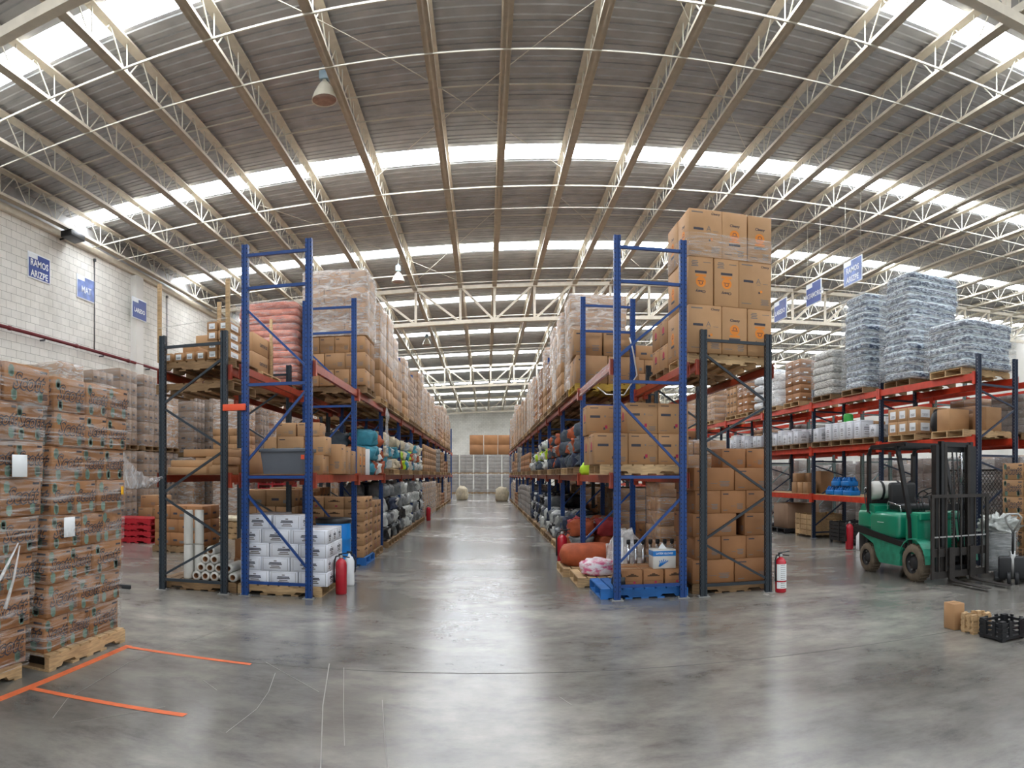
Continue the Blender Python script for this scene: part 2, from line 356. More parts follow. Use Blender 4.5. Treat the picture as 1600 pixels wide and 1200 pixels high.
# open-web joists along y, spanning between girders
GY = [7.0, 27.0, 46.5, 66.0]
JX = [.36, -.95, -2.67, -4.33, -5.96, -7.5, -9.1, -10.7, 1.9, 3.42, 4.85]
while JX[-1] < X1-1.6: JX.append(JX[-1]+1.55)
JX.sort()
def joist_mesh(y0, y1):
    b = MB(); L = y1-y0; top = .66
    for sx in (-.045, .045):
        b.box(sx-.034, .15, 0, sx+.034, L-.15, .07, M['cream']); b.box(sx-.03, 0, top-.05, sx+.03, L, top, M['cream'])
    b.box(-.082, .15, 0, .082, L-.15, .014, M['cream']); b.box(-.085, 0, top-.05, .085, L, top-.04, M['cream'])
    n = int(round((L-.3)/1.15)); st = (L-.3)/n
    for i in range(n):
        a = .15+i*st
        b.bar((0, a+st*.5, top-.03), (0, a+.02, .03), .019, .019, M['bar']); b.bar((0, a+st*.5, top-.03), (0, a+st-.02, .03), .019, .019, M['bar'])
        b.bar((0, a+.02, .03), (0, a+.02, top-.03), .018, .018, M['bar'])
    return b.mesh('roof_joist')
JB = 8.8
spans = [(Y0-1, GY[0]), (GY[0], GY[1]), (GY[1], GY[2]), (GY[2], GY[3]), (GY[3], Y1)]
for k, (a, b_) in enumerate(spans):
    me = joist_mesh(a+.07, b_-.07)
    for i, x in enumerate(JX):
        o = link(me, 'roof_joist', None, (x, a+.07, zr(x, JB)), 0)
        tag(o, 'cream open-web roof joist, %s roof span from the entrance' % ORD[k], 'joist', 'roof joists of the %s span' % ORD[k], 'structure')
# girders along x
def girder(y, nm):
    b = MB(); zb = 7.55; zt = 8.93
    for z, w_, h_ in ((zb, .16, .14), (zt-.06, .16, .14)):
        b.bar((X0, y, zr(X0, z)), (X1, y, zr(X1, z)), w_, h_, M['cream'])
    for i, x in enumerate(JX):
        b.bar((x, y, zr(x, zb)), (x, y, zr(x, zt)), .09, .09, M['cream'])
        if i+1 < len(JX):
            xn = JX[i+1]
            if x < 0: b.bar((x, y, zr(x, zt)), (xn, y, zr(xn, zb)), .08, .08, M['cream'])
            else: b.bar((x, y, zr(x, zb)), (xn, y, zr(xn, zt)), .08, .08, M['cream'])
    o = b.build('roof_girder'); tag(o, nm, 'girder', kind='structure')
girder(GY[0], 'cream steel truss girder nearest the entrance, high above'); girder(GY[1], 'cream steel truss girder crossing above the middle of the racks'); girder(GY[2], 'cream steel truss girder crossing where the racks end'); girder(GY[3], 'cream steel truss girder closest to the far end wall')
# bridging lines
def bridge(y, top, r, nm):
    z = JB+(.62 if top else .02); b = MB(); b.bar((X0, y, zr(X0, z)-.03), (X1, y, zr(X1, z)-.03), r, r, M['bar']); o = b.build('roof_bridging')
    tag(o, nm, 'brace', 'roof bridging bars', 'structure')
for k in range(-1, 10):
    y = 10.08+PER*k
    for d, tp, r in ((.3, 0, .032), (1.75, 0, .022), (3.9, 1, .024), (4.9, 1, .024)):
        if Y0 < y+d < Y1: bridge(y+d, tp, r, 'slim pale steel bridging bar running across under the roof joists')
# thin sag cables crossing between joists
cb = MB()
for k, (xa, xb, ya, yb) in enumerate(((-4.3, 1.9, 9.0, 17.0), (1.9, -2.7, 11, 17), (2.5, 7, 10, 17), (-6, -1, 18, 26.5), (1.9, 6.4, 19, 26.5), (.36, -2.7, 20, 26.5))):
    cb.bar((xa, ya, zr(xa, 9.2)), (xb, yb, zr(xb, 9.0)), .012, .012, M['bar'])
tag(cb.build('trim_6'), 'thin diagonal steel bracing rods under the roof', 'brace', kind='structure')
# lamps
def lamp(loc, lab, first=[None]):
    if first[0] is None:
        r = empty('high_bay_lamp', loc); b = MB(); b.lathe([(.05, .16), (.07, .15), (.12, .08), (.19, -.06), (.235, -.2), (.24, -.22), (.225, -.21), (.18, -.06), (.10, .07)], M['lamp'], 28); b.build('lamp_shade', r)
        MB().lathe([(.0, -.17), (.12, -.175), (.222, -.205)], M['lampin'], 24).build('lens', r)
        b = MB(); b.bev(-.09, -.08, .2, .09, .08, .42, .02, M['ballast']); b.lathe([(.04, .15), (.04, .21)], M['lamp'], 12); b.bar((0, 0, .42), (0, 0, .5), .05, .05, M['ballast']); b.build('ballast_box', r)
        MB().tube([(0, 0, .48), (0, 0, .75)], .009, M['bar'], 6).build('hanger_rod', r); first[0] = r; o = r; r.scale = (1, 1, .9)
    else: o = copy_tree(first[0], loc)
    tag(o, lab, 'lamp', 'high bay lamps over the left rack')
lamp((-2.95, 12.7, 8.78), 'unlit bell-shaped high bay lamp, largest and nearest, above the left racks')
lamp((-3.1, 25.0, 8.75), 'unlit high bay lamp, second along the roof above the left racks')
lamp((-3.1, 37.3, 8.75), 'unlit high bay lamp, third along the roof above the left racks')
eb = MB(); eb.bev(X0-.05, Y0, 8.15, X0+.12, Y1, 8.32, .01, M['cream'], seg=1); tag(eb.build('trim_7'), 'cream steel edge beam along the top of the left block wall', 'beam', kind='structure')
tag(MB().box(X0-.3, Y0, 8.2, X0-.22, Y1, 9.3, M['deck']).build('trim_8'), 'grey sheet cladding above the left block wall', 'cladding', kind='structure')
# ---------------------------------------------------------------- wall fittings
b = MB(); b.tube([(X0+.18, Y0, 5.26), (X0+.18, Y1-.01, 5.26)], .045, M['pipe'], 10)
for y in range(0, 60, 3): b.box(X0+.001, y, 5.18, X0+.16, y+.04, 5.22, M['conduit']); b.lathe([(.055, -.06), (.06, -.05), (.06, .05), (.055, .06)], M['pipe'], 10, Matrix.Translation((X0+.18, y+1.5, 5.26)) @ Matrix.Rotation(PI/2, 4, 'X'))
tag(b.build('fire_pipe'), 'dark red sprinkler pipe running along the left block wall', 'pipe')
for y, z1, lab in ((17.7, 8.0, 'thin grey conduit down the block wall beside the faded sign'), (22.6, 8.0, 'thin grey conduit down the block wall beyond the third sign')):
    b = MB(); b.tube([(X0+.03, y, 5.3), (X0+.03, y, z1)], .014, M['conduit'], 6); b.cbox((X0+.04, y, z1), (.06, .08, .08), M['conduit']); tag(b.build('conduit'), lab, 'conduit')
b = MB(); b.bev(X0+.25, 15.6, 8.05, X0+.6, 16.3, 8.22, .02, M['black']); b.bar((X0, 15.95, 8.13), (X0+.3, 15.95, 8.13), .04, .04, M['black']); tag(b.build('wall_fixture'), 'small dark box fixture fixed high on the left block wall', 'fixture')
def wall_sign(y, z, lines, lab, faded=False, size=.2, W=1.0, H=.68):
    r = empty('wall_sign', (X0+.012, y, z)); b = MB(); b.bev(0, -W/2, -H/2, .015, W/2, H/2, .004, M['signw']); 
    b.box(.015, -W/2+.035, -H/2+.035, .018, W/2-.035, H/2-.035, M['signf'] if faded else M['sign']); b.build('panel', r)
    b = MB(); b.box(.018, -W/2+.035, H/2-.15, .0195, -W/2+.42, H/2-.035, M['signw'])
    for i, t in enumerate(lines): put_text(b, t, size, M['signw'], (.0215, 0, (len(lines)-1)*size*.55-i*size*1.15-.06), (0, 1, 0), (0, 0, 1), .006)
    b.build('lettering', r); tag(r, lab, 'sign'); return r
wall_sign(14.95, 7.1, ['RAMOS', 'ARIZPE'], 'blue sign with white words RAMOS ARIZPE on the block wall', size=.24)
wall_sign(17.25, 7.05, ['MAT'], 'faded blue and white sign, middle one on the block wall', True, .26)
wall_sign(20.1, 7.0, ['LAREDO'], 'blue sign with white word LAREDO, on the pilaster', size=.19)
bpy.data.objects['wall_sign.002'].location.x += .23
def hang_sign(x, y, z, lines, lab, faded=False):
    r = empty('hanging_sign', (x, y, z)); W, H = 1.0, .68; b = MB(); b.bev(-.01, -W/2, -H/2, .01, W/2, H/2, .004, M['signw']); b.box(-.013, -W/2+.03, -H/2+.03, -.01, W/2-.03, H/2-.03, M['signf'] if faded else M['sign'])
    b.box(.01, -W/2+.03, -H/2+.03, .013, W/2-.03, H/2-.03, M['sign']); b.build('panel', r)
    b = MB(); b.box(-.0145, W/2-.42, H/2-.15, -.013, W/2-.03, H/2-.03, M['signw'])
    for i, t in enumerate(lines): put_text(b, t, .21, M['signw'], (-.0165, 0, (len(lines)-1)*.12-i*.25-.06), (0, -1, 0), (0, 0, 1), .006)
    b.build('lettering', r); b = MB(); zt = zr(x, JB)-z+.002
    for s in (-.42, .42): b.tube([(0, s, H/2), (0, s, zt)], .006, M['bar'], 5)
    b.build('hanging_wire', r); tag(r, lab, 'sign')
hang_sign(9.5, 16.5, 7.15, ['RAMOS', 'ARIZPE'], 'hanging blue sign reading RAMOS ARIZPE by the tall wrapped towers', True)
hang_sign(9.5, 18.85, 7.1, ['MATAMOROS'], 'hanging blue sign, middle of three above the right rack')
hang_sign(9.5, 21.3, 7.1, ['LAREDO'], 'hanging blue sign, farthest of three above the right rack')
# floor tape
b = MB(); b.box(-3.33, 2.6, 0, -3.26, 5.95, .0025, M['tapeline']); tag(b.build('floor_tape'), 'orange floor tape running along the foot of the wrapped stacks', 'floor tape')
b = MB(); b.add([(-3.28, 5.86, .003), (-2.0, 5.76, .003), (-2.0, 5.82, .003), (-3.28, 5.93, .003)], [(0, 1, 2, 3)], M['tapeline']); b.box(-3.28, 5.86, 0, -3.27, 5.9, .003, M['tapeline']); tag(b.build('floor_tape'), 'orange floor tape line leading off the corner of the pine pallet', 'floor tape')
b = MB(); b.add([(-3.26, 4.31, .003), (-2.0, 4.36, .003), (-1.99, 4.43, .003), (-3.26, 4.38, .003)], [(0, 1, 2, 3)], M['tapeline']); b.box(-3.26, 4.31, 0, -3.25, 4.35, .003, M['tapeline']); tag(b.build('floor_tape'), 'orange floor tape line closest to the camera', 'floor tape')
# ---------------------------------------------------------------- pallet racks
def post_mesh(h, m, name='post'):
    """roll-formed upright: a channel with a recessed face and rows of slots"""
    b = MB(); w, d = .09, .07
    poly = [(-w/2, -d/2), (-.018, -d/2), (-.014, -d/2+.012), (.014, -d/2+.012), (.018, -d/2), (w/2, -d/2), (w/2, d/2), (.02, d/2), (.02, d/2-.01), (-.02, d/2-.01), (-.02, d/2), (-w/2, d/2)]
    b.prism(poly, 0, h, m); z = .12
    while z < h-.05:
        for x in (-.033, .033):
            b.add([(x, -d/2-.001, z-.014), (x+.008, -d/2-.001, z), (x, -d/2-.001, z+.014), (x-.008, -d/2-.001, z)], [(0, 1, 2, 3)], M['hole'])
        for s in (-1, 1):
            x = s*(w/2+.001)
            for y in (-.018, .018):
                b.add([(x, y, z-.014), (x, y+s*.007, z), (x, y, z+.014), (x, y-s*.007, z)], [(0, 1, 2, 3)], M['chip'] if y < 0 else M['hole'])
        z += .06
    return b.mesh(name)
def frame_brace_mesh(W, hor, diag, m):
    b = MB()
    for z in hor: b.box(.04, -.02, z-.02, W-.04, .02, z+.02, m)
    for a, c in diag: b.bar((.04, 0, a), (W-.04, 0, c), .03, .04, m, up=(0, 1, 0))
    return b.mesh('upright_frame')
foot = MB().box(-.08, -.065, 0, .08, .065, .008, M['zinc']).cbox((.06, 0, .015), (.022, .022, .014), M['zinc']).cbox((-.06, 0, .015), (.022, .022, .014), M['zinc']).mesh('foot_plate')
def beam_mesh(L, m, h=.11):
    """boxed step beam along y with end connectors"""
    b = MB(); b.prism([(-.025, -h/2), (.025, -h/2), (.025, h/2-.035), (.005, h/2-.035), (.005, h/2), (-.025, h/2)], .04, L-.04, m, 'y')
    for y in (.035, L-.04): b.box(-.035, y-.002, -h/2-.07, .03, y+.008, h/2+.03, m); b.box(-.05, y-.03 if y > 1 else y-.03, -h/2-.07, -.044, y+.04, h/2+.03, m)
    return b.mesh('beam')
def pallet_rack(x0, ys, ph, levels, mp, mb_, hor, diag, label, W=.99, cat='rack', bh=.11, skip=()):
    r = empty('pallet_rack', (x0, ys[0], 0)); tag(r, label, cat)
    pm = post_mesh(ph, mp); fm = frame_brace_mesh(W, hor, diag, mp); bms = {}
    for i, y in enumerate(ys):
        f = link(fm, 'upright_frame', r, (0, y-ys[0], 0))
        for x in (.045, W-.045):
            link(pm, 'post', f, (x, 0, 0)); link(foot, 'foot_plate', f, (x, 0, 0))
    for i in range(len(ys)-1):
        L = round(ys[i+1]-ys[i], 3)
        if L not in bms: bms[L] = beam_mesh(L, mb_, bh)
        for li, z in enumerate(levels):
            if (i, li) in skip: continue
            for x, s in ((-.0, 1), (W, -1)):
                o = link(bms[L], 'beam', r, (x, ys[i]-ys[0], z-bh/2))
                if s < 0: o.scale.x = -1
    return r
YS = [9.1+3.25*i for i in range(13)]                     # blue and charcoal rows: 9.1 ... 48.1
hB = [.18, 1.62, 2.88, 4.2, 4.65]
L1, L2 = 1.65, 3.15                                       # beam tops
pallet_rack(-3.27, YS, 4.8, [L1, L2], M['blue'], M['orange'], hB, [(1.42, .37), (1.8, 2.83), (3.94, 3.06)], 'tall blue pallet rack with orange beams left of the central aisle')
pallet_rack(1.68, YS, 4.8, [L1, L2], M['blue'], M['orange'], hB, [(.46, 1.37), (2.65, 1.72), (3.2, 3.97)], 'tall blue pallet rack with orange beams right of the central aisle')
hD = [.15, 3.48]
pallet_rack(-4.53, YS, 3.65, [L1, L2], M['navy'], M['orange'], hD, [(2.66, 3.28), (2.62, 2.03), (1.38, 1.99), (1.34, .78), (.2, .74)], 'lower charcoal pallet rack back to back with the left blue rack', W=1.04)
pallet_rack(2.87, YS, 3.62, [L1, L2+.04], M['navy'], M['orange'], hD, [(3.3, 2.66), (2.08, 2.62), (2.04, 1.4), (.76, 1.36), (.72, .18)], 'lower charcoal pallet rack back to back with the right blue rack', W=1.04, skip=((0, 0),))
YR = [9.77+3.3*i for i in range(12)]
pallet_rack(8.2, YR, 3.85, [1.14, 2.35, 3.5], M['navy2'], M['red'], [.15, 2.0, 3.3], [(.3, .95), (.98, 1.6), (1.9, 1.62), (2.3, 2.9), (3.2, 2.92)], 'navy pallet rack with bright red beams behind the forklift', W=1.0, bh=.13, skip=((0, 0),))
YQ = [9.9+3.3*i for i in range(7)]
pallet_rack(9.75, YQ, 3.9, [2.35, 3.5], M['greygreen'], M['red'], [.15, 2.0, 3.3], [(.3, 1.2), (1.2, 2.0), (2.3, 3.2)], 'grey green pallet rack with red beams standing behind the navy rack', W=1.0, bh=.12)
# orange spacer plate between the left blue and charcoal rows
b = MB(); b.bev(-3.53, 9.02, 2.53, -3.2, 9.06, 2.62, .006, M['stickr']); tag(b.build('rack_spacer'), 'small orange spacer plate bridging left charcoal and blue posts', 'plate')

# ---------------------------------------------------------------- pallets
def pallet_mesh(mt, a=1.2, d=1.0, plastic=False):
    """stringers run along x (length a) with two cut notches; boards run along y"""
    b = MB(); h = .14; rr = random.Random(3)
    for y in (-d/2+.02, 0, d/2-.02):
        n1, n2, nw = -a/2+.28, a/2-.28, .11
        poly = [(-a/2, .018), (n1-nw, .018), (n1-nw+.03, .05), (n1+nw-.03, .05), (n1+nw, .018), (n2-nw, .018), (n2-nw+.03, .05), (n2+nw-.03, .05), (n2+nw, .018), (a/2, .018), (a/2, h-.018), (-a/2, h-.018)]
        b.prism(poly, y-.02, y+.02, mt, 'y')
    n = 8 if not plastic else 12; st = a/n
    for i in range(n):
        j = rr.uniform(-.006, .006); b.box(-a/2+i*st+.008, -d/2+j, h-.018, -a/2+(i+1)*st-.018, d/2+j, h, mt)
    for x in (-a/2+.05, -.22, .22, a/2-.05, 0): b.box(x-.05, -d/2, 0, x+.05, d/2, .018, mt)
    return b.mesh('pallet')
PAL = {k: pallet_mesh(M[v]) for k, v in dict(pine='wood', old='woodd', yel='woody', blue='bluewood').items()}
PALR = pallet_mesh(M['redpl'], 1.2, 1.0, True)
PALB = pallet_mesh(M['blackpl'], 1.2, 1.0, True)
def pallet(kind, x, y, z, label, rz=0, group=None):
    o = link(PAL[kind] if isinstance(kind, str) else kind, 'pallet', None, (x, y, z+.0005), rz); tag(o, label, 'pallet', group); return o

# ---------------------------------------------------------------- cartons
def blocktext(b, cx, cz, w, h, m, P, n=4):
    """a small block of unreadable small print: thin rules"""
    for i in range(n):
        z = cz+h/2-(i+.5)*h/n; b_w = w*(1 if i % 2 == 0 else .8)
        P(b, cx-b_w/2, z-h/n*.28, cx+b_w/2, z+h/n*.28, m)
def carton_mesh(w, d, h, mat, style='plain', flip=False, seam=None):
    b = MB(); b.bev(-w/2, -d/2, 0, w/2, d/2, h, .006, mat, seg=1); e = .0012
    # taped seams
    b.box(-w/2+.004, -.003, h, w/2-.004, .003, h+.0006, M['seam']); b.box(-w/2, -.028, h, w/2, .028, h+.0004, M['tape'])
    faces = [((0, -d/2-e, 0), (1, 0, 0), w), ((0, d/2+e, 0), (-1, 0, 0), w), ((w/2+e, 0, 0), (0, 1, 0), d), ((-w/2-e, 0, 0), (0, -1, 0), d)]
    for fi, (o, r, fw) in enumerate(faces):
        o = Vector(o); r = Vector(r)
        def P(bb, u0, z0, u1, z1, m, o=o, r=r):
            if flip: u0, u1, z0, z1 = -u1, -u0, h-z1, h-z0
            p = [o+r*u0+Vector((0, 0, z0)), o+r*u1+Vector((0, 0, z0)), o+r*u1+Vector((0, 0, z1)), o+r*u0+Vector((0, 0, z1))]
            bb.quad(*p, m)
        def T(bb, s, size, u, z, m, bold=.002, shear=0, sx=1, o=o, r=r):
            rr_, uu = r, Vector((0, 0, 1))
            if flip: u, z, rr_, uu = -u, h-z, -r, -uu
            nrm = r.cross(Vector((0, 0, 1))); put_text(bb, s, size, m, o+r*u+Vector((0, 0, z))+nrm*.0006, rr_, uu, bold, shear, sx)
        def T2(bb, s, size, u, z, m, bold, shear, o=o, r=r): put_text(bb, s, size, m, o+r*u+Vector((0, 0, z))+r.cross(Vector((0, 0, 1)))*.0014, r, Vector((0, 0, 1)), bold, shear)
        if style == 'script':       # slanted outlined brand word, teal leaf blots, dark corner label
            T(b, 'Scott', min(.185, fw*.4), 0, h*.52, M['ink'], .009, .4); T2(b, 'Scott', min(.185, fw*.4), .002, h*.525, mat, -.001, .4)
            for (u, z) in ((-.36, .78), (.28, .2), (-.3, .18)): P(b, u*fw-.035, z*h-.03, u*fw+.035, z*h+.03, M['inkt']); P(b, u*fw-.02, z*h-.045, u*fw+.022, z*h+.045, M['inkt'])
            P(b, fw*.28, h*.84, fw*.45, h*.9, M['ink']); blocktext(b, fw*.38, h*.2, fw*.16, h*.18, M['ink'], P)
        elif style == 'emblem':     # wide faces carry rules and icons, narrow faces the round orange emblem
            narrow = fw <= .42 if fi < 2 else True
            if narrow:
                T(b, 'Cleeny', .052, 0, h*.72, M['ink'], .0015, .15)
                vs = [(math.cos(2*PI*k/24)*.072, math.sin(2*PI*k/24)*.072) for k in range(24)]
                fz = -1 if flip else 1; base = o+Vector((0, 0, h*.52 if not flip else h*.48)); b.add([base+r*u+Vector((0, 0, z)) for u, z in vs], [tuple(range(24))], M['inko'])
                q = r.cross(Vector((0, 0, 1)))*.0006
                for s_ in ((-.045, -.015, .045, -.006), (-.028, .0, -.018, .03), (.018, 0, .028, .03), (-.02, .03, .02, .038)):
                    pp = [base+q+r*s_[0]+Vector((0, 0, fz*s_[1])), base+q+r*s_[2]+Vector((0, 0, fz*s_[1])), base+q+r*s_[2]+Vector((0, 0, fz*s_[3])), base+q+r*s_[0]+Vector((0, 0, fz*s_[3]))]; b.quad(*pp, M['ink'])
                P(b, -.075, h*.365, .075, h*.41, M['inko']); P(b, -.085, h*.29, .085, h*.34, M['ink']); blocktext(b, fw*.24, h*.14, .1, .09, M['inkg'], P); P(b, -fw*.4, h*.1, -fw*.1, h*.115, M['inkg'])
            else:
                P(b, -fw*.42, h*.92, -fw*.08, h*.945, M['inkg']); T(b, 'Cleeny', .045, fw*.3, h*.92, M['ink'], .001, .15)
                P(b, -fw*.36, h*.56, -fw*.06, h*.61, M['ink'])
                T(b, 'A', .11, fw*.1, h*.6, M['inkg'], -.001); P(b, fw*.05, h*.52, fw*.16, h*.53, M['inkg']); P(b, fw*.24, h*.55, fw*.4, h*.56, M['inkg'])
                P(b, fw*.1, h*.34, fw*.15, h*.38, M['ink']); P(b, fw*.15, h*.36, fw*.22, h*.41, M['inko'])
                blocktext(b, fw*.3, h*.16, fw*.26, h*.13, M['inkg'], P, 5); P(b, -fw*.42, h*.1, -fw*.12, h*.115, M['inkg'])
        elif style == 'crimson':
            P(b, -fw*.4, h*.9, -fw*.14, h*.925, M['ink']); P(b, fw*.2, h*.9, fw*.42, h*.92, M['ink'])
            if fi < 2:
                P(b, -fw*.4, h*.58, -fw*.08, h*.66, M['ink']); P(b, fw*.05, h*.6, fw*.1, h*.66, M['inkg']); P(b, fw*.18, h*.6, fw*.34, h*.615, M['inkg'])
                P(b, fw*.02, h*.18, fw*.08, h*.26, M['ink']); P(b, fw*.07, h*.22, fw*.15, h*.33, M['inkr']); blocktext(b, fw*.32, h*.17, fw*.22, h*.16, M['inkg'], P)
                P(b, -fw*.42, h*.1, -fw*.2, h*.115, M['inkg'])
            else:
                vs = [(math.cos(2*PI*k/20)*.06, math.sin(2*PI*k/20)*.06) for k in range(20)]; b.add([o+Vector((0, 0, h*.6))+r*u+Vector((0, 0, z)) for u, z in vs], [tuple(range(20))], M['inkr'])
                P(b, -.075, h*.42, .075, h*.47, M['ink'])
        elif style == 'white':      # bordered panel with centred lines of small print
            P(b, -fw*.40, h*.90, fw*.40, h*.91, M['inkg']); P(b, -fw*.40, h*.08, fw*.40, h*.09, M['inkg'])
            for q in (-.43, .425): P(b, fw*q, h*.05, fw*q+.004, h*.95, M['inkg'])
            for z, ww, mm in ((.74, .1, 'inkg'), (.6, .42, 'ink'), (.5, .46, 'ink'), (.36, .3, 'inkg'), (.24, .38, 'inkg')): P(b, -fw*ww/2, h*z-.007, fw*ww/2, h*z+.007, M[mm])
        elif style == 'lab':        # quiet brown box with a dark word and small print
            P(b, -fw*.42, h*.82, -fw*.2, h*.87, M['ink']); blocktext(b, fw*.26, h*.3, fw*.26, h*.25, M['inkg'], P); P(b, -fw*.1, h*.3, fw*.08, h*.32, M['inkg']); P(b, -fw*.42, h*.12, -fw*.25, h*.15, M['inkg'])
        elif style == 'arch':
            P(b, -fw*.3, h*.6, fw*.3, h*.66, M['seam']); P(b, -fw*.2, h*.66, fw*.2, h*.72, M['seam']); P(b, -fw*.08, h*.72, fw*.08, h*.78, M['seam'])
            P(b, -fw*.46, h*.34, fw*.46, h*.35, M['seam']); P(b, fw*.05, h*.2, fw*.16, h*.32, M['inkr'])
        elif style == 'sheetlabel':
            P(b, -fw*.3, h*.2, fw*.3, h*.8, M['paper']); blocktext(b, 0, h*.38, fw*.4, h*.2, M['ink'], P)
        elif style == 'word':
            T(b, 'ALGODON DE' if fi % 2 else 'CARTON DE', .07, 0, h*.5, M['ink'], .003) if fw > .5 else P(b, -fw*.3, h*.4, fw*.3, h*.5, M['ink'])
    return b.mesh('carton')
_C = {}
def carton_proto(w, d, h, mat='card', style='plain', flip=False):
    k = (round(w, 3), round(d, 3), round(h, 3), mat, style, flip)
    if k not in _C: _C[k] = carton_mesh(w, d, h, M[mat], style, flip)
    return _C[k]
NC = [0]
def carton(x, y, z, w, d, h, mat, style, label, group=None, rz=0, flip=False, jit=.004, cat='carton'):
    """top-level carton; w along x, d along y; rz in quarter turns keeps print variety"""
    NC[0] += 1
    o = link(carton_proto(w-.010, d-.010, h-.002, mat, style, flip), 'carton', None, (x+R.uniform(-jit, jit), y+R.uniform(-jit, jit), z+.001), rz+R.uniform(-.004, .004))
    tag(o, label, cat, group); return o
LAY = ['bottom layer', 'second layer', 'third layer', 'fourth layer', 'fifth layer', 'sixth layer', 'seventh layer', 'eighth layer', 'ninth layer']
def rows(x, y, z, layout, h, mat, style, desc, stack, group, jit=.004, lean=(0, 0)):
    """layout: one list per layer of (x0, x1, y0, y1, word[, flip]) relative cells"""
    zz = z
    for k, cells in enumerate(layout):
        hh = h[k] if isinstance(h, (list, tuple)) else h
        for c in cells:
            lab = '%s, %s, %s, %s' % (desc, LAY[k] if k < len(layout)-1 else 'top layer', c[4], stack)
            carton(x+(c[0]+c[1])/2+lean[0]*k, y+(c[2]+c[3])/2+lean[1]*k, zz, c[1]-c[0], c[3]-c[2], hh, mat, style, lab, group, 0, len(c) > 5 and c[5], jit)
        zz += hh
    return zz
def film_shell(x0, x1, y0, y1, z0, z1, m, amp=.012, seed=0, top=True, st=.12, lean=(0, 0)):
    """thin wrinkled film pulled round a load (four sides, turned in over the top)"""
    b = MB(); pts = []; c = .04
    per = [(x0+c, y0), (x1-c, y0), (x1, y0+c), (x1, y1-c), (x1-c, y1), (x0+c, y1), (x0, y1-c), (x0, y0+c)]
    ring = []
    for i in range(8):
        a = Vector(per[i]); d = Vector(per[(i+1) % 8]); n = max(1, int((d-a).length/st))
        for k in range(n): ring.append(a.lerp(d, k/n))
    nz_ = max(2, int((z1-z0)/st)); N = len(ring); vs = []; cx, cy = (x0+x1)/2, (y0+y1)/2
    for j in range(nz_+1):
        z = z0+(z1-z0)*j/nz_; t = j/nz_
        for p in ring:
            o = Vector((p.x-cx, p.y-cy)).normalized(); g = amp*(.9+noise.noise(Vector((p.x*3+seed, p.y*3, z*7)))*.9)
            vs.append((p.x+o.x*g+lean[0]*t, p.y+o.y*g+lean[1]*t, z+(.01 if 0 < j < nz_ else 0)*noise.noise(Vector((p.x*5, p.y*5, seed)))))
    fs = [(j*N+i, j*N+(i+1) % N, (j+1)*N+(i+1) % N, (j+1)*N+i) for j in range(nz_) for i in range(N)]
    if top:
        o = len(vs)
        for p in ring: vs.append((cx+(p.x-cx)*.75+lean[0], cy+(p.y-cy)*.75+lean[1], z1+.012+.01*noise.noise(Vector((p.x*5, p.y*5, seed+3)))))
        fs += [(nz_*N+i, nz_*N+(i+1) % N, o+(i+1) % N, o+i) for i in range(N)]
    b.add(vs, fs, m, True); return b
# ---- whole wrapped loads for the deeper bays: one thing, its cartons and its film as parts
def load_proto(nx, ny, nz, W, D, H, mat, fm, seed, cover=1.0, style=0):
    rr = random.Random(seed); b = MB(); w, d, h = W/nx, D/ny, H/nz
    b.box(-W/2+.03, -D/2+.03, .01, W/2-.03, D/2-.03, H-.02, M['seam'])
    for k in range(nz):
        a = (k % 2 == 1); px, py = (nx, ny) if not a else (max(1, nx-1) if nx > 2 else nx, ny)
        w, d = W/px, D/py
        for i in range(px):
            for j in range(py):
                if 0 < i < px-1 and 0 < j < py-1: continue
                x, y = -W/2+(i+.5)*w+rr.uniform(-.006, .006), -D/2+(j+.5)*d+rr.uniform(-.006, .006)
                b.bev(x-w/2+.004, y-d/2+.004, k*h+.003, x+w/2-.004, y+d/2-.004, (k+1)*h-.003, .006, mat, seg=1)
                if style:
                    for s in (-1, 1):
                        if (s < 0 and j == 0) or (s > 0 and j == py-1):
                            yy = y+s*(d/2-.0025); b.box(x-w*.3, yy-.0005, k*h+h*.35, x-w*.05, yy+.0005, k*h+h*.5, M['ink'] if style == 1 else M['paper']); b.box(x+w*.1, yy-.0005, k*h+h*.2, x+w*.35, yy+.0005, k*h+h*.4, M['inkg'])
                        if (s < 0 and i == 0) or (s > 0 and i == px-1):
                            xx = x+s*(w/2-.0025); b.box(xx-.0005, y-d*.3, k*h+h*.35, xx+.0005, y+d*.1, k*h+h*.5, M['ink'] if style == 1 else M['paper'])
    me = b.mesh('cartons'); f = None
    if fm: f = film_shell(-W/2-.004, W/2+.004, -D/2-.004, D/2+.004, H*(1-cover), H+.004, fm, .012, seed, True, .16).mesh('film_wrap')
    return me, f
LP = {
    'brown': load_proto(3, 2, 5, 1.12, .96, 1.6, M['card'], M['film'], 1), 'brownt': load_proto(3, 2, 7, 1.12, .96, 2.1, M['card3'], M['filmc'], 2, .6),
    'cloud': load_proto(2, 3, 6, 1.1, .96, 1.9, M['card3'], M['filmc'], 3), 'plain': load_proto(3, 3, 4, 1.12, .96, 1.35, M['card'], None, 4, style=1),
    'grey': load_proto(2, 2, 5, 1.1, .98, 1.55, M['cardq'], M['film'], 5), 'wall': load_proto(2, 3, 6, 1.12, 1.0, 2.2, M['cardg'], M['film'], 6, style=1),
    'wall2': load_proto(2, 2, 6, 1.12, 1.0, 2.1, M['card'], M['filmc'], 7), 'low': load_proto(3, 2, 3, 1.12, .96, .85, M['card2'], None, 8, style=1),
    'fine': load_proto(4, 3, 9, 1.12, .96, 1.8, M['card'], M['film'], 9), 'print': load_proto(3, 2, 5, 1.1, .96, 1.5, M['card2'], M['film'], 10, .5, 2),
}
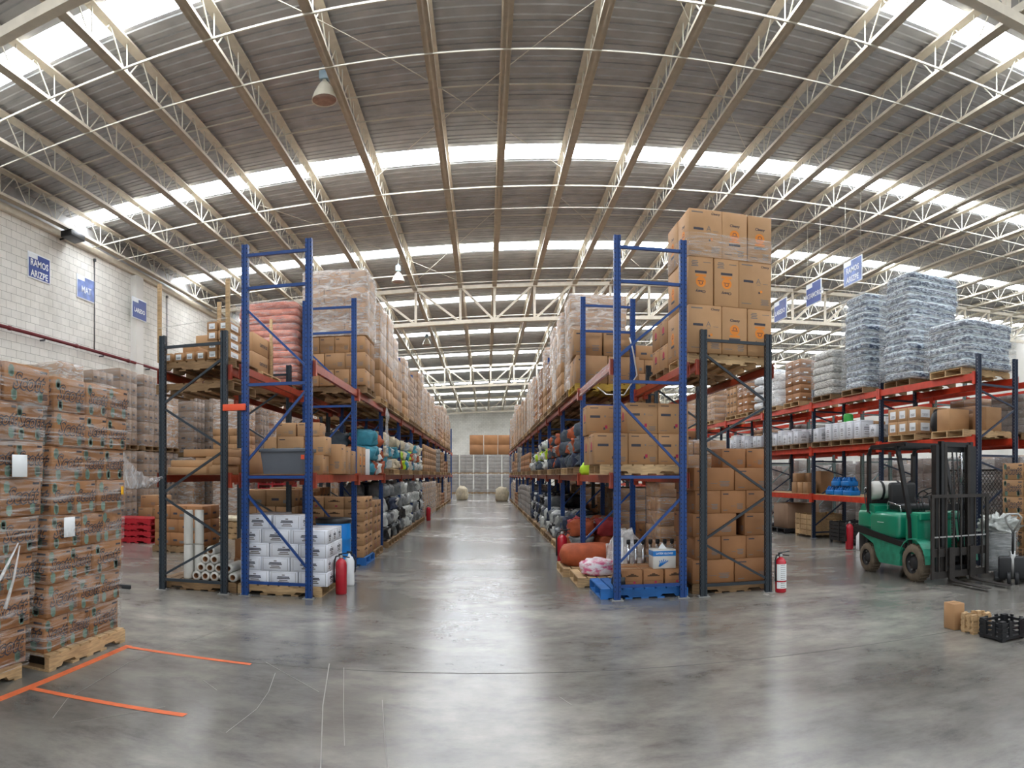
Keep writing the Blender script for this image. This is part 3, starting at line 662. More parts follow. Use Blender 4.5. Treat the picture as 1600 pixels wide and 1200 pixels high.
DESC = {'brown': 'brown cartons in stretch film', 'brownt': 'tall pale brown cartons, upper part filmed', 'cloud': 'cartons under cloudy film', 'plain': 'unwrapped printed brown cartons',
        'grey': 'greyish cartons under cloudy film', 'wall': 'tall greyish brown wrapped cartons', 'wall2': 'brown cartons under cloudy film', 'low': 'low unwrapped brown cartons', 'fine': 'small brown cartons in stretch film', 'print': 'warm brown labelled cartons, half wrapped'}
def load(kind, x, y, z, where, group=None, rz=0, sz=1, lab=None):
    cme, fme = LP[kind]
    e = empty('wrapped_load' if fme else 'carton_stack', (x, y, z+.001), rz); o = link(cme, 'cartons', e)
    if fme: link(fme, 'film_wrap', e)
    e.scale.z = sz
    return tag(e, lab or 'load of %s %s' % (DESC[kind], where), 'pallet load', group)

# ================================================================= LEFT FOREGROUND: two leaning film-wrapped stacks
def fg_stack(xa, ya, n, hs, seed, desc, stack, group, lean, gap=0):
    """aisle face at x=xa, from y=ya to ya+1.25, depth 1.05 to the wall side"""
    W, D = 1.05, 1.25; lay = []; rr = random.Random(seed)
    for k in range(n):
        t = rr.choice((0, 1, 2)) if k not in (0,) else 1
        if t == 0: cuts = [0, .66, 1.25]
        elif t == 1: cuts = [0, .36, .72, 1.25]
        else: cuts = [0, .5, .87, 1.25]
        names = {2: ['near half', 'far half'], 3: ['near end', 'middle', 'far end']}[len(cuts)-1]
        cells = [(-.52, 0, cuts[i], cuts[i+1], names[i]+', aisle side') for i in range(len(cuts)-1)]
        cells += [(-W, -.53, 0, .62, 'near end, wall side'), (-W, -.53, .63, 1.25, 'far end, wall side')]
        lay.append(cells)
    return rows(xa, ya, .141, lay, hs, 'card2', 'script', desc, stack, group, .012, lean)
pallet('pine', -3.99, 5.43, 0, 'pale pine pallet with open end touching the orange floor tape corner', PI/2)
bpy.data.objects['pallet'].scale = (1.08, 1.16, 1.0)
zB = fg_stack(-3.46, 4.8, 8, .292, 5, 'brown carton', 'wrapped stack at tape corner', 'cartons of the wrapped stack at the tape corner', (.014, 0))
f = film_shell(-4.52, -3.445, 4.79, 6.07, .12, zB+.005, M['filmb'], .01, 3, True, .07, (.1, 0)).build('stretch_wrap'); tag(f, 'crinkled clear stretch film round the stack at the tape corner', 'film')
pallet('pine', -4.0, 3.93, 0, 'pale pine pallet under the stack nearest the camera', PI/2)
zA = fg_stack(-3.46, 3.31, 8, .296, 11, 'brown carton', 'wrapped stack nearest camera', 'cartons of the wrapped stack nearest the camera', (.018, .016))
f = film_shell(-4.52, -3.445, 3.3, 4.58, .12, zA+.005, M['filmb'], .01, 8, True, .07, (.126, .112)).build('stretch_wrap'); tag(f, 'crinkled clear stretch film round the stack nearest the camera', 'film')
def paper(x, y, z, w, h, lab, m='paper', name='paper_label', cat='label'):
    b = MB(); b.bev(0, -w/2, -h/2, .003, w/2, h/2, .001, M[m], seg=1); o = b.build(name, None, (x, y, z)); tag(o, lab, cat)
paper(-3.33, 4.28, 1.72, .19, .17, 'blank white paper label on the stack nearest the camera'); paper(-3.385, 5.05, 1.20, .17, .17, 'blank white paper label on the stack at the tape corner')
paper(-3.36, 5.93, 1.50, .05, .08, 'small yellow tag on the film of the corner stack', 'yell', 'film_tag', 'tag')
# stretched strand of film pulled from the stack to the charcoal rack
b = MB(); p = Vector((-3.42, 6.0, 1.72)); q = Vector((-4.44, 9.02, 1.62)); vs = []; n = 26
for i in range(n+1):
    t = i/n; c = p.lerp(q, t); c.z -= .10*math.sin(PI*t); wd = .34*(1-t)**1.6+.035
    for k in range(7):
        s = (k/6-.5); vs.append((c.x+.03*noise.noise(Vector((t*9, s*5, 1))), c.y+.05*noise.noise(Vector((t*7, s*6, 4))), c.z+s*wd+.03*noise.noise(Vector((t*8, s*8, 7)))))
b.add(vs, [(i*7+k, i*7+k+1, (i+1)*7+k+1, (i+1)*7+k) for i in range(n) for k in range(6)], M['filmw'], True)
tag(b.build('film_strand'), 'strand of stretch film pulled from wrapped stack to charcoal rack post', 'film')
b = MB()
for a, c, r0, r1 in (((-3.36, 4.3, 1.12), (-3.33, 3.85, .72), .006, .022), ((-3.36, 4.32, 1.1), (-3.345, 4.12, .64), .006, .016)):
    b.tube([Vector(a), (Vector(a)+Vector(c))/2+Vector((.01, 0, -.02)), Vector(c)], [r0, (r0+r1)/2, r1], M['filmw'], 6)
tag(b.build('film_strand'), 'twisted white film tail hanging on the stack nearest the camera', 'film')

# ================================================================= LEFT RACK FRONT BAYS
# white cartons on pine pallet, ground, blue rack first bay
pallet('pine', -2.78, 9.72, 0, 'worn pine pallet under the white cartons in left blue rack')
def wl_(nlay):
    L = []
    for k in range(nlay):
        if k == nlay-1: L.append([(-.6, -.2, -.42, .08, 'front left'), (-.17, .23, -.42, .08, 'front right'), (-.6, -.15, .1, .5, 'rear left')])
        elif k % 2 == 0: L.append([(-.62, -.2, -.5, 0, 'front left'), (-.2, .21, -.5, 0, 'front centre'), (.21, .62, -.5, 0, 'front right'), (.2, .62, 0, .5, 'rear right'), (-.62, .2, 0, .5, 'rear left')])
        else: L.append([(-.62, -.32, -.5, 0, 'front left'), (-.32, .1, -.5, 0, 'front centre'), (.1, .62, -.5, -.17, 'front right'), (.1, .62, -.17, .17, 'middle right'), (.1, .62, .17, .5, 'rear right')])
    return L
rows(-2.72, 9.72, .141, wl_(5), .19, 'cardw', 'white', 'white printed carton', 'pallet in left blue rack', 'white cartons on the pallet in the left blue rack', .006)
# blue drum-like bin
r = empty('plastic_barrel', (-2.42, 11.05, 0)); b = MB(); b.lathe([(0, 0), (.27, 0), (.285, .03), (.285, .3), (.295, .32), (.285, .34), (.285, .62), (.295, .64), (.285, .66), (.28, .9), (.26, .93)], M['bluepl'], 32); b.build('barrel_body', r)
MB().lathe([(.285, .88), (.292, .9), (.292, .95), (.27, .96), (0, .955)], M['blackpl'], 32).build('lid', r); tag(r, 'bright blue plastic barrel behind the white cartons', 'barrel')
# fire extinguishers
def extinguisher(x, y, lab, label=True, rz=0, s=1, z=0):
    r = empty('fire_extinguisher', (x, y, z), rz); r.scale = (s, s, s)
    b = MB(); b.lathe([(0, 0), (.07, 0), (.08, .012), (.08, .40), (.074, .44), (.05, .475), (.025, .49), (.025, .51)], M['extred'], 28); b.build('cylinder_body', r)
    b = MB(); b.lathe([(.028, .5), (.03, .52), (.02, .54)], M['zinc'], 14); b.bar((-.02, 0, .53), (.12, -.01, .51), .02, .014, M['black']); b.bar((-.02, 0, .555), (.13, -.01, .575), .022, .012, M['black']); b.cbox((-.01, 0, .54), (.05, .03, .04), M['black']); b.build('valve_handle', r)
    MB().tube([(-.02, 0, .53), (-.07, -.01, .52), (-.092, -.02, .46), (-.094, -.03, .3), (-.09, -.03, .16)], [.011, .011, .011, .011, .016], M['black'], 8).build('hose', r)
    if label:
        b = MB(); 
        for z0, z1 in ((.17, .4), (.06, .15)):
            vs = []; n = 10
            for i in range(n+1):
                g = -PI/2-1.15+2.3*i/n; vs += [(.0812*math.cos(g), .0812*math.sin(g), z0), (.0812*math.cos(g), .0812*math.sin(g), z1)]
            b.add(vs, [(2*i, 2*i+2, 2*i+3, 2*i+1) for i in range(n)], M['paper'], True)
            for k in range(int((z1-z0)/.028)):
                zz = z0+.018+k*.028; b.box(-.035, -.0835, zz, .035, -.082, zz+.006, M['inkg'])
        b.build('paper_label', r)
    return tag(r, lab, 'fire extinguisher')
extinguisher(-1.98, 9.55, 'red fire extinguisher at the corner of the left blue rack', False)
b = MB(); b.lathe([(0, 0), (.07, 0), (.075, .02), (.075, .36), (.05, .42), (.02, .44), (.02, .48)], M['paper'], 24); b.tube([(0, 0, .47), (.07, -.02, .46), (.1, -.03, .35), (.09, -.03, .2)], .01, M['black'], 8); b.cbox((0, 0, .49), (.08, .03, .03), M['black']); tag(b.build('fire_extinguisher', None, (-2.02, 10.35, .0)), 'white fire extinguisher half hidden behind the red one', 'fire extinguisher')
extinguisher(4.04, 9.05, 'red fire extinguisher with large white labels, right charcoal rack corner')
extinguisher(1.4, 12.75, 'plain red fire extinguisher by the second post of right blue rack', False, 0, 1.15)
extinguisher(-2.04, 25.3, 'small red fire extinguisher deep along the left rack', False)
extinguisher(7.74, 13.6, 'red fire extinguisher on the floor behind the forklift', False, 0, 1.15)
b = MB(); b.lathe([(0, 0), (.09, 0), (.1, .02), (.1, .3), (.05, .38), (.03, .4), (.03, .43)], M['paper'], 24); tag(b.build('plastic_jug', None, (7.88, 13.35, 0)), 'white plastic jug on the floor beside red extinguisher', 'jug')
# film rolls on pallet, ground, charcoal left
pallet('old', -4.0, 9.72, 0, 'grey weathered pallet carrying the film rolls')
b0 = MB(); n = 24
b0.lathe([(.038, 0), (.065, .004), (.068, .02), (.068, .48), (.065, .496), (.038, .5)], M['tank'], n); roll = b0.mesh('roll_body'); core = MB().lathe([(.038, 0), (.038, .5), (.034, .5), (.034, 0), (.038, 0)], M['card2'], 20).mesh('cardboard_core')
def film_roll(x, y, z, lab, upright=False, grp=None):
    e = empty('film_roll', (x, y, z)); e.rotation_euler = (0, 0, 0) if upright else (-PI/2, 0, 0); link(roll, 'roll_body', e); link(core, 'cardboard_core', e); return tag(e, lab, 'film roll', grp)
k = 0
for row, (nn, xs) in enumerate(((5, -4.02), (4, -3.95), (2, -3.88), (1, -3.8))):
    for i in range(nn):
        film_roll(xs+i*.139, 9.24, .141+.069+row*.121, 'stretch film roll lying end-on, %s row of the pile, %s from the post' % (['bottom', 'second', 'third', 'top'][row], ORD[i]))
for i, (x, y) in enumerate(((-4.19, 9.35), (-4.05, 9.42), (-4.2, 9.5))): film_roll(x, y, .142, 'upright pair of white film rolls beside the lying pile, %s one' % ORD[i], True); film_roll(x, y, .643, 'upright white film roll stood on top of the %s standing roll' % ORD[i], True) if i < 2 else None
# left blue, level one: grey tub, cartons
r = empty('plastic_tub', (-2.72, 9.45, L1+.012)); b = MB(); w0, w1, d0, d1, h = .29, .33, .2, .235, .34
def tubwall(b, w0, d0, w1, d1, z0, z1, m): b.add([(-w0, -d0, z0), (w0, -d0, z0), (w0, d0, z0), (-w0, d0, z0), (-w1, -d1, z1), (w1, -d1, z1), (w1, d1, z1), (-w1, d1, z1)], [(0, 3, 2, 1), (0, 1, 5, 4), (1, 2, 6, 5), (2, 3, 7, 6), (3, 0, 4, 7), (4, 5, 6, 7)], m)
tubwall(b, w0, d0, w1, d1, 0, h, M['greypl']); b.build('tub_body', r); b = MB(); b.bev(-w1-.02, -d1-.02, h-.04, w1+.02, d1+.02, h+.01, .01, M['greypl']); b.build('lid', r); b = MB(); b.box(.25, -.232, .2, .3, -.229, .26, M['stickr']); b.build('sticker', r); tag(r, 'large dark grey plastic tub with orange sticker, left blue rack shelf', 'tub')
deck_b = lambda x0, x1, y0, y1, z, lab: tag(MB().box(x0, y0, z, x1, y1, z+.012, M['woodd']).build('shelf_board'), lab, 'shelf board')
deck_b(-3.25, -2.3, 9.2, 12.25, L1, 'wooden shelf board under the grey tub and cartons'); deck_b(-4.5, -3.55, 9.2, 12.25, L1, 'wooden shelf board under the flat cartons, left charcoal rack')
zz = L1+.012
for lab, x, y, k, w_, d_, h_ in (('under the tallest', -2.86, 9.98, 0, .38, .4, .27), ('rear left', -3.1, 10.4, 0, .3, .4, .3), ('beside the grey tub', -2.47, 9.95, 0, .38, .4, .27), ('second up, leftmost', -3.08, 9.98, 1, .2, .4, .27), ('second up, behind tub', -2.78, 9.98, 1, .4, .4, .27), ('second up, aisle end', -2.42, 10.02, 1, .32, .4, .27), ('topmost, left', -2.85, 9.98, 2, .3, .38, .2), ('topmost, right', -2.52, 9.99, 2, .34, .38, .2),
        ('small one at aisle edge', -2.28, 10.5, 0, .3, .35, .45), ('open-flapped one by aisle', -2.3, 10.9, 0, .32, .35, .42), ('low at aisle edge', -2.3, 11.4, 0, .3, .4, .38)):
    carton(x, y, zz+[0, .271, .542][k], w_, d_, h_, 'card3' if k else 'card', 'lab', 'brown carton behind the grey tub, left blue rack shelf, %s' % lab)
# flat long cartons on charcoal shelf
for i, (x, y, z, w_, d_, h_, l) in enumerate(((-4.15, 9.55, 0, .62, .7, .1, 'lowest left'), (-3.78, 9.6, 0, .3, .7, .13, 'lowest right'), (-4.1, 9.6, .101, .66, .7, .1, 'second layer left'), (-3.74, 9.6, .131, .3, .66, .12, 'second layer right'), (-3.95, 9.7, .252, .7, .6, .11, 'topmost'), (-4.2, 10.6, 0, .5, .8, .3, 'tall one behind left'), (-3.75, 10.6, 0, .36, .8, .4, 'tall one behind right'))):
    carton(x, y, zz+z, w_, d_, h_, 'card3', 'plain', 'long flat brown carton on left charcoal shelf, %s' % l)
b = MB(); b.blob((0, 0, .035), (.13, .1, .045), M['sackw'], .3, 3); tag(b.build('plastic_wrapper', None, (-4.36, 9.5, zz+.101)), 'crumpled clear wrapper on the flat cartons', 'wrapper')
# ground, charcoal left second slot & behind white cartons
carton(-3.7, 10.7, 0, .4, .5, .33, 'card2', 'plain', 'brown carton on the floor behind film rolls, lower one'); carton(-3.7, 10.72, .331, .38, .5, .3, 'card2', 'plain', 'open brown carton on the floor behind film rolls, upper one')
b = MB(); b.blob((0, 0, .14), (.25, .3, .16), M['filmw'], .35, 9); tag(b.build('film_heap', None, (-3.18, 11.0, 0)), 'heap of crumpled clear film on the floor behind white cartons', 'film')
# upper level, charcoal left: wooden framed load with narrow labelled cartons
pallet('old', -4.02, 9.75, L2, 'dark weathered pallet on left charcoal rack top, under narrow cartons')
pallet('old', -4.05, 9.72, L2-.32, 'broken dark pallet slung under the upper beams, left charcoal rack')
for i in range(5): carton(-4.48+i*.175, 9.5, L2+.141, .15, .5, .13, 'card', 'sheetlabel', 'narrow labelled carton on top of left charcoal rack, %s from the wall side' % ORD[i])
carton(-4.2, 9.62, L2+.272, .2, .5, .12, 'card', 'plain', 'open narrow carton lying on the labelled row, left charcoal rack')
for i in range(4):
    for j in range(2): carton(-3.76+j*.17, 9.45, L2+.141+.131*(i)+.0, .16, .5, .13, 'card', 'sheetlabel', 'narrow labelled carton in the upright pile on charcoal rack, %s, %s column' % (LAY[i], ['outer', 'inner'][j]))
for x, y, h, wd in ((-4.6, 9.23, 1.15, 'outer'), (-3.94, 9.93, .98, 'middle'), (-3.52, 9.2, 1.1, 'aisle side')): tag(MB().bev(-.03, -.02, 0, .03, .02, h, .004, M['wood'], seg=1).build('timber_stake', None, (x, y, L2+.142)), 'upright timber stake by narrow cartons on left charcoal rack, %s one' % wd, 'stake')
tag(MB().bar((-4.6, 9.2, .5), (-3.52, 9.17, .55), .01, .006, M['tank']).build('packing_strap', None, (0, 0, L2+.14)), 'thin pale strap tied across two upright timber stakes', 'strap')
pallet('pine', -4.05, 11.05, L2, 'pale pallet on left charcoal rack top, under the lettered cartons')
for i in range(2):
    for j in range(2): carton(-3.8-j*.5, 10.95, L2+.141+i*.3, .48, 1.1, .3, 'card3', 'word', 'long lettered carton on left charcoal rack, %s, %s side' % (LAY[i], ['aisle', 'wall'][j]))
b = MB(); b.bev(-3.545, 11.2, -.15, -3.5, 11.25, .95, .004, M['wood'], seg=1); tag(b.build('timber_stake', None, (0, 0, L2+.15)), 'single upright timber stake against the lettered cartons', 'stake')
# salmon wrapped load
def soft_load(W, D, n, lh, m, m2, seed, name, amp=.05, nz=.03, sway=.03):
    """tower of soft packs: each layer a ring of bulging packs"""
    b = MB(); rr = random.Random(seed); ox = oy = 0
    for k in range(n):
        ox += rr.uniform(-sway, sway); oy += rr.uniform(-sway, sway); ox *= .85; oy *= .85
        N = 40; prof = ((0, .0), (.75, .04), (1.0, .18), (1.02, .5), (1.0, .82), (.75, .97), (0, 1.0)); vs = []
        for f_, t in prof:
            for i in range(N):
                g = 2*PI*i/N; c, s = math.cos(g), math.sin(g); e = .28
                x = math.copysign(abs(c)**e, c); y = math.copysign(abs(s)**e, s)
                kx = 1 if f_ >= .99 else 1-(1-f_)*.16 if f_ > 0 else .0
                bu = 1+nz*noise.noise(Vector((x*2.5, y*2.5, k*1.7+seed)))*2
                vs.append((ox+x*W/2*kx*bu, oy+y*D/2*kx*bu, (k+t*1.04)*lh+.012*noise.noise(Vector((x*3, y*3, k+seed*2)))*(1 if t > 0 else 0)))
        for r_ in range(len(prof)-1):
            mm = m2 if (m2 and r_ in (2, 3)) else m
            b.add(vs if r_ == 0 else [], [], mm)
            o = len(b.v)-len(vs); kk = b.mi(mm)
            for i in range(N):
                i2 = (i+1) % N; b.f.append((o+r_*N+i, o+r_*N+i2, o+(r_+1)*N+i2, o+(r_+1)*N+i)); b.m.append(kk); b.sm.append(True)
    return b.mesh(name)
def tower(x, y, z, W, D, n, lh, m, m2, seed, lab, fm='film', sway=.03, rz=0, name='wrapped_load'):
    e = empty(name, (x, y, z+.001), rz); link(soft_load(W, D, n, lh, M[m], M[m2] if m2 else None, seed, 'packs', sway=sway), 'packs', e)
    if fm: film_shell(-W/2-.02, W/2+.02, -D/2-.02, D/2+.02, .0, n*lh+.01, M[fm], .02, seed, True, .12).build('film_wrap', e)
    return tag(e, lab, 'pallet load')
pallet('old', -4.05, 13.0, L2, 'dark pallet under the salmon load, left charcoal rack'); tower(-4.0, 13.0, L2+.141, 1.15, 1.1, 12, .13, 'pink', None, 4, 'salmon pink netted load wrapped in film on left charcoal rack', 'film', .012)
pallet('old', -4.05, 14.6, L2, 'second dark pallet under a salmon load, left charcoal rack'); tower(-4.0, 14.6, L2+.141, 1.15, 1.1, 13, .13, 'pink', None, 6, 'second salmon pink load behind the first on charcoal rack', 'film', .012)
# left blue upper: large wrapped stack of the second bay
pallet('old', -2.75, 13.2, L2, 'weathered pallet under the tallest carton stack, left blue rack')
def grid(nx, ny, W, D, pat=0):
    names = {(0, 0): 'front wall side', (nx-1, 0): 'front aisle side', (0, ny-1): 'rear wall side', (nx-1, ny-1): 'rear aisle side'}
    out = []
    for i in range(nx):
        for j in range(ny):
            if 0 < i < nx-1 and j > 0: continue
            out.append((-W/2+i*W/nx, -W/2+(i+1)*W/nx, -D/2+j*D/ny, -D/2+(j+1)*D/ny, names.get((i, j), ('front, %s across' % ORD[i]) if j == 0 else ('aisle face, %s back' % ORD[j] if i else 'wall face, %s back' % ORD[j]))))
    return out
rows(-2.75, 13.2, L2+.141, [grid(3, 2, 1.16, 1.1) if k % 2 else grid(4, 2, 1.16, 1.1) for k in range(7)], .3, 'card', 'lab', 'brown carton', 'tallest stack, left blue rack', 'cartons of the tallest stack in the left blue rack', .006)
f = film_shell(-3.345, -2.155, 12.63, 13.77, L2+1.05, L2+.141+2.12, M['filmc'], .02, 5, True, .09).build('stretch_wrap'); tag(f, 'cloudy film round the upper half of the tallest left stack', 'film')
# left blue ground second bay: cartons with red marks on blue pallet
pallet('blue', -2.75, 13.1, 0, 'blue painted pallet under cartons, left blue rack second bay')
rows(-2.75, 13.1, .141, [grid(3, 2, 1.12, 1.0) for k in range(5)], .22, 'card', 'arch', 'brown carton with red mark', 'blue pallet stack', 'cartons on the blue pallet of the left blue rack', .006)

# ================================================================= RIGHT RACK FRONT BAYS
# emblem cartons, top of right charcoal rack
pallet('pine', 3.35, 9.78, L2+.04, 'pale pine pallet under the tall emblem cartons, right charcoal rack')
zt = L2+.04+.141
A = [(-.62, -.13, -.55, 0, 'front left, wide'), (-.13, .25, -.55, 0, 'front centre'), (.25, .62, -.55, 0, 'front right', True), (-.62, -.25, 0, .55, 'left side rear'), (-.25, .62, 0, .55, 'rear right')]
B = [(-.62, -.25, -.55, 0, 'front left', True), (-.25, .12, -.55, 0, 'front centre', True), (.12, .62, -.55, 0, 'front right, wide'), (-.62, -.25, 0, .55, 'left side rear'), (-.25, .62, 0, .55, 'rear right')]
A2 = [(c[0], c[1], c[2], c[3], c[4]) for c in A]
ztop = rows(3.36, 9.78, zt, [A, B, A2], .66, 'card3', 'emblem', 'tall emblem carton', 'right charcoal rack top', 'tall emblem cartons on the right charcoal rack', .005)
f = film_shell(2.735, 3.985, 9.225, 10.335, zt+1.32, zt+1.65, M['film'], .012, 12, False, .07).build('stretch_wrap'); tag(f, 'band of clear film round the top emblem cartons', 'film')
pallet('old', 3.38, 11.2, L2+.04, 'dark pallet behind the emblem cartons, right charcoal rack'); rows(3.38, 11.2, zt, [grid(2, 2, 1.1, 1.0)]*2, .4, 'card', 'crimson', 'brown carton', 'second pallet, right charcoal rack top', 'cartons on the second pallet of the right charcoal rack', .005)
# right charcoal ground: big brown stack
pallet('old', 3.42, 9.8, 0, 'brown pallet under the large carton stack, right charcoal rack')
g1 = [(-.6, .02, -.5, 0, 'front left'), (.02, .6, -.5, 0, 'front right'), (-.6, .6, .0, .5, 'rear')]
g2 = [(-.56, -.18, -.5, 0, 'front left'), (-.18, .2, -.5, 0, 'front centre'), (.2, .6, -.5, 0, 'front right'), (-.56, .6, 0, .5, 'rear')]
g3 = [(-.6, .05, -.5, 0, 'front left'), (.17, .6, -.5, 0, 'front right'), (-.6, .6, 0, .5, 'rear')]
g5 = [(-.58, .02, -.5, 0, 'front left'), (.03, .6, -.5, 0, 'front right'), (-.58, .6, 0, .5, 'rear')]
g6 = [(-.1, .27, -.3, .2, 'left'), (.28, .56, -.3, .2, 'right')]
rows(3.42, 9.8, .141, [g1, g2, g3, g2, g5, g6], [.33, .32, .32, .32, .32, .28], 'card2', 'lab', 'warm brown carton', 'floor stack, right charcoal rack', 'warm brown cartons on the floor of the right charcoal rack', .006)
pallet('old', 3.3, 11.3, 0, 'dark pallet under the fully wrapped load, right charcoal rack'); load('fine', 3.3, 11.3, .141, 'behind the large floor stack, right charcoal rack', sz=1.15)
# right blue level one: crimson cartons
pallet('pine', 2.12, 9.72, L1, 'pale pine pallet under the crimson-marked cartons, right blue rack')
c1 = [(-.75, -.28, -.42, .1, 'front left'), (-.28, .14, -.42, .1, 'front centre'), (.14, .58, -.42, .1, 'front right'), (-.75, -.2, .1, .55, 'rear left'), (-.2, .58, .1, .55, 'rear right')]
c2 = [(-.3, .14, -.4, .12, 'front centre'), (.14, .58, -.4, .12, 'front right'), (-.78, -.32, .06, .5, 'rear left')]
rows(2.2, 9.74, L1+.141, [c1, c2], .42, 'card', 'crimson', 'brown carton with crimson mark', 'right blue rack shelf', 'crimson-marked cartons on the right blue rack shelf', .004)
# right blue ground: blue pallet, small arch cartons, glove box, rods
pallet('blue', 2.12, 9.67, 0, 'bright blue pallet at the foot of the right blue rack')
for i in range(3):
    for j in range(2): carton(1.96+i*.3, 9.42+j*.36, .141, .29, .34, .23, 'card2', 'arch', 'low brown carton with handle print on blue pallet, %s row, %s from the aisle' % (['front', 'rear'][j], ORD[i]))
r = empty('glove_box', (2.42, 9.42, .373)); b = MB(); b.bev(-.16, -.13, 0, .16, .13, .26, .004, M['tank'], seg=1); b.build('box_body', r); b = MB(); b.box(-.161, -.1315, .17, .161, .131, .24, M['bluepl']); put_text(b, 'LATEX GLOVES', .035, M['paper'], (0, -.1335, .205), (1, 0, 0), (0, 0, 1), .001)
for k in range(5): b.tube([(-.08+k*.004, -.132, .03), (-.06+k*.018, -.133, .08), (-.07+k*.03, -.132, .13-abs(k-2)*.012)], .006, M['bluepl'], 6)
b.build('printing', r); b = MB(); b.add([(-.06, -.02, .26), (.06, -.02, .26), (.05, .04, .26), (-.05, .04, .26), (0, 0, .34)], [(0, 1, 4), (1, 2, 4), (2, 3, 4), (3, 0, 4)], M['paper']); b.build('tissue', r); tag(r, 'white and blue glove box standing on the low brown cartons', 'box')
b = MB()
for i in range(7): b.tube([(i*.11, 0, 0), (i*.11, 0, .52)], .024, M['chrome'], 12); b.tube([(i*.11, 0, .5), (i*.11, 0, .56)], .03, M['black'], 12)
b.box(-.05, -.01, .3, .72, .01, .33, M['zinc']); b.box(-.05, -.05, 0, .72, .05, .03, M['zinc']); tag(b.build('metal_tube_rack', None, (2.08, 10.08, .142)), 'row of bright metal tubes standing behind the low cartons', 'metal tubes')
b = MB()
for i in range(3): b.tube([(i*.06, 0, 0), (i*.06+.01, .03, .6)], .02, M['paper'], 10)
tag(b.build('white_tubes', None, (1.85, 9.99, .142)), 'three white plastic tubes leaning near blue post', 'tubes')
def bag(x, y, z, r, m, seed, lab, group=None, rz=0, nzv=.22, name='plastic_bag', cat='bag', pw=.75):
    b = MB(); b.blob((0, 0, r[2]*.8), r, M[m], nzv, seed, pw); return tag(b.build(name, None, (x, y, z+.001), rz), lab, cat, group)
bag(1.8, 9.35, .141, (.1, .12, .1), 'sackb', 2, 'small dark crumpled bag on the blue pallet corner')
pallet('pine', 1.95, 10.7, 0, 'pale pine pallet holding the pink bag, right blue rack'); pallet('pine', 1.85, 11.75, 0, 'pine pallet under the orange cushion, right blue rack')
bag(1.7, 10.5, .141, (.26, .2, .14), 'sackp', 5, 'pink and white printed bag slumped on the pine pallet', nzv=.3)
bag(1.75, 11.7, .141, (.5, .3, .2), 'sacko', 6, 'rust orange cushion bundle on the pine pallet', nzv=.12, cat='cushion', name='cushion', pw=.6)
bag(2.2, 11.0, .141, (.28, .25, .34), 'filmw', 7, 'clear crumpled plastic bag beside the orange cushion', nzv=.4)
# upper right blue second bay, yellow pallet
pallet('yel', 2.2, 12.97, L2, 'yellow pallet under brown cartons, right blue rack second bay')
rows(2.2, 12.97, L2+.141, [[(-.58, .0, -.5, 0, 'front aisle side'), (.0, .58, -.5, 0, 'front outer side'), (-.58, .58, 0, .5, 'rear')], [(-.62, -.1, -.5, 0, 'front aisle side'), (-.08, .5, -.5, 0, 'front outer side'), (-.58, .58, 0, .5, 'rear')]], [.5, .46], 'card', 'lab', 'large brown carton', 'yellow pallet', 'large cartons on the yellow pallet', .006)
b = MB(); pts = [Vector((1.98, 12.3, 3.2)), Vector((2.05, 11.8, 3.02)), Vector((2.3, 11.5, 2.98)), Vector((2.5, 11.4, 3.3)), Vector((2.42, 11.35, 3.7)), Vector((2.35, 11.3, 3.9))]
b.tube(pts, .012, M['tank'], 6); tag(b.build('packing_strap', None, (0, .0, .0)), 'loose white packing strap looping below the upper beams', 'strap')
b = MB(); vs = []; n = 30
for i in range(n+1):
    t = i/n; y = 9.15+t*3.1
    for k in range(5): vs.append((1.655-.012*(k % 2)+.01*noise.noise(Vector((t*12, k, 2))), y, L2+.012-.15*k/4+.01*noise.noise(Vector((t*15, k, 5)))))
b.add(vs, [(i*5+k, i*5+k+1, (i+1)*5+k+1, (i+1)*5+k) for i in range(n) for k in range(4)], M['film'], True); tag(b.build('film_scrap'), 'shiny film stuck along the front upper beam, right blue rack', 'film')
# ================================================================= DEEPER BAYS OF THE CENTRAL RACKS
_B = {}
def bag_proto(m, seed, r, nz=.4, pw=.6):
    k = (m, seed, r)
    if k not in _B: _B[k] = MB().blob((0, 0, r[2]*.8), r, M[m], nz, seed, pw, 3.2, nu=18, nv=12).mesh('sack')
    return _B[k]
def heap(x, y, z, W, D, layers, mats, place, noun='plastic sack', r=(.3, .24, .15), seed=0, cat='sack', name='sack'):
    rr = random.Random(seed); n = 0
    for k in range(layers):
        nx, ny = (2, 2) if k < layers-1 or layers < 3 else (2, 1)
        for i in range(nx):
            for j in range(ny):
                m = rr.choice(mats); o = link(bag_proto(m, rr.randrange(5), r), name, None, (x+(i-.5)*W*.52+rr.uniform(-.03, .03), y+(j-.5*(ny-1))*D*.48+rr.uniform(-.03, .03), z+k*r[2]*1.72+.001), rr.uniform(-.3, .3)+(PI if rr.random() < .5 else 0))
                o.scale = (rr.uniform(.8, .94), rr.uniform(.8, .95), rr.uniform(.85, 1.02))
                tag(o, COLN[m]+' '+noun+' in the heap '+place, cat, '%ss in the heap %s' % (noun, place)); n += 1
    return n
COLN = dict(sackw='white', sackg='grey', sackb='black', sackt='teal', sacko='rust orange', sackc='slate grey', sackk='cream', sackr='dark red', navyb='navy', sackp='pink printed', lime='lime green')
SL3 = ['near', 'middle', 'far']
def slots(side_x, bays, lev_z, fn):
    for b_ in bays:
        for s in range(3): fn(side_x, YS[b_]+.58+1.04*s, lev_z, b_, s)
LN = {0: 'floor', 1: 'shelf', 2: 'top'}
def bay_words(rack, b_, s, lev): return '%s bay, %s slot, %s, %s' % (ORD[b_], SL3[s], {0: 'floor level', 1: 'middle shelf', 2: 'top shelf'}[lev], rack)
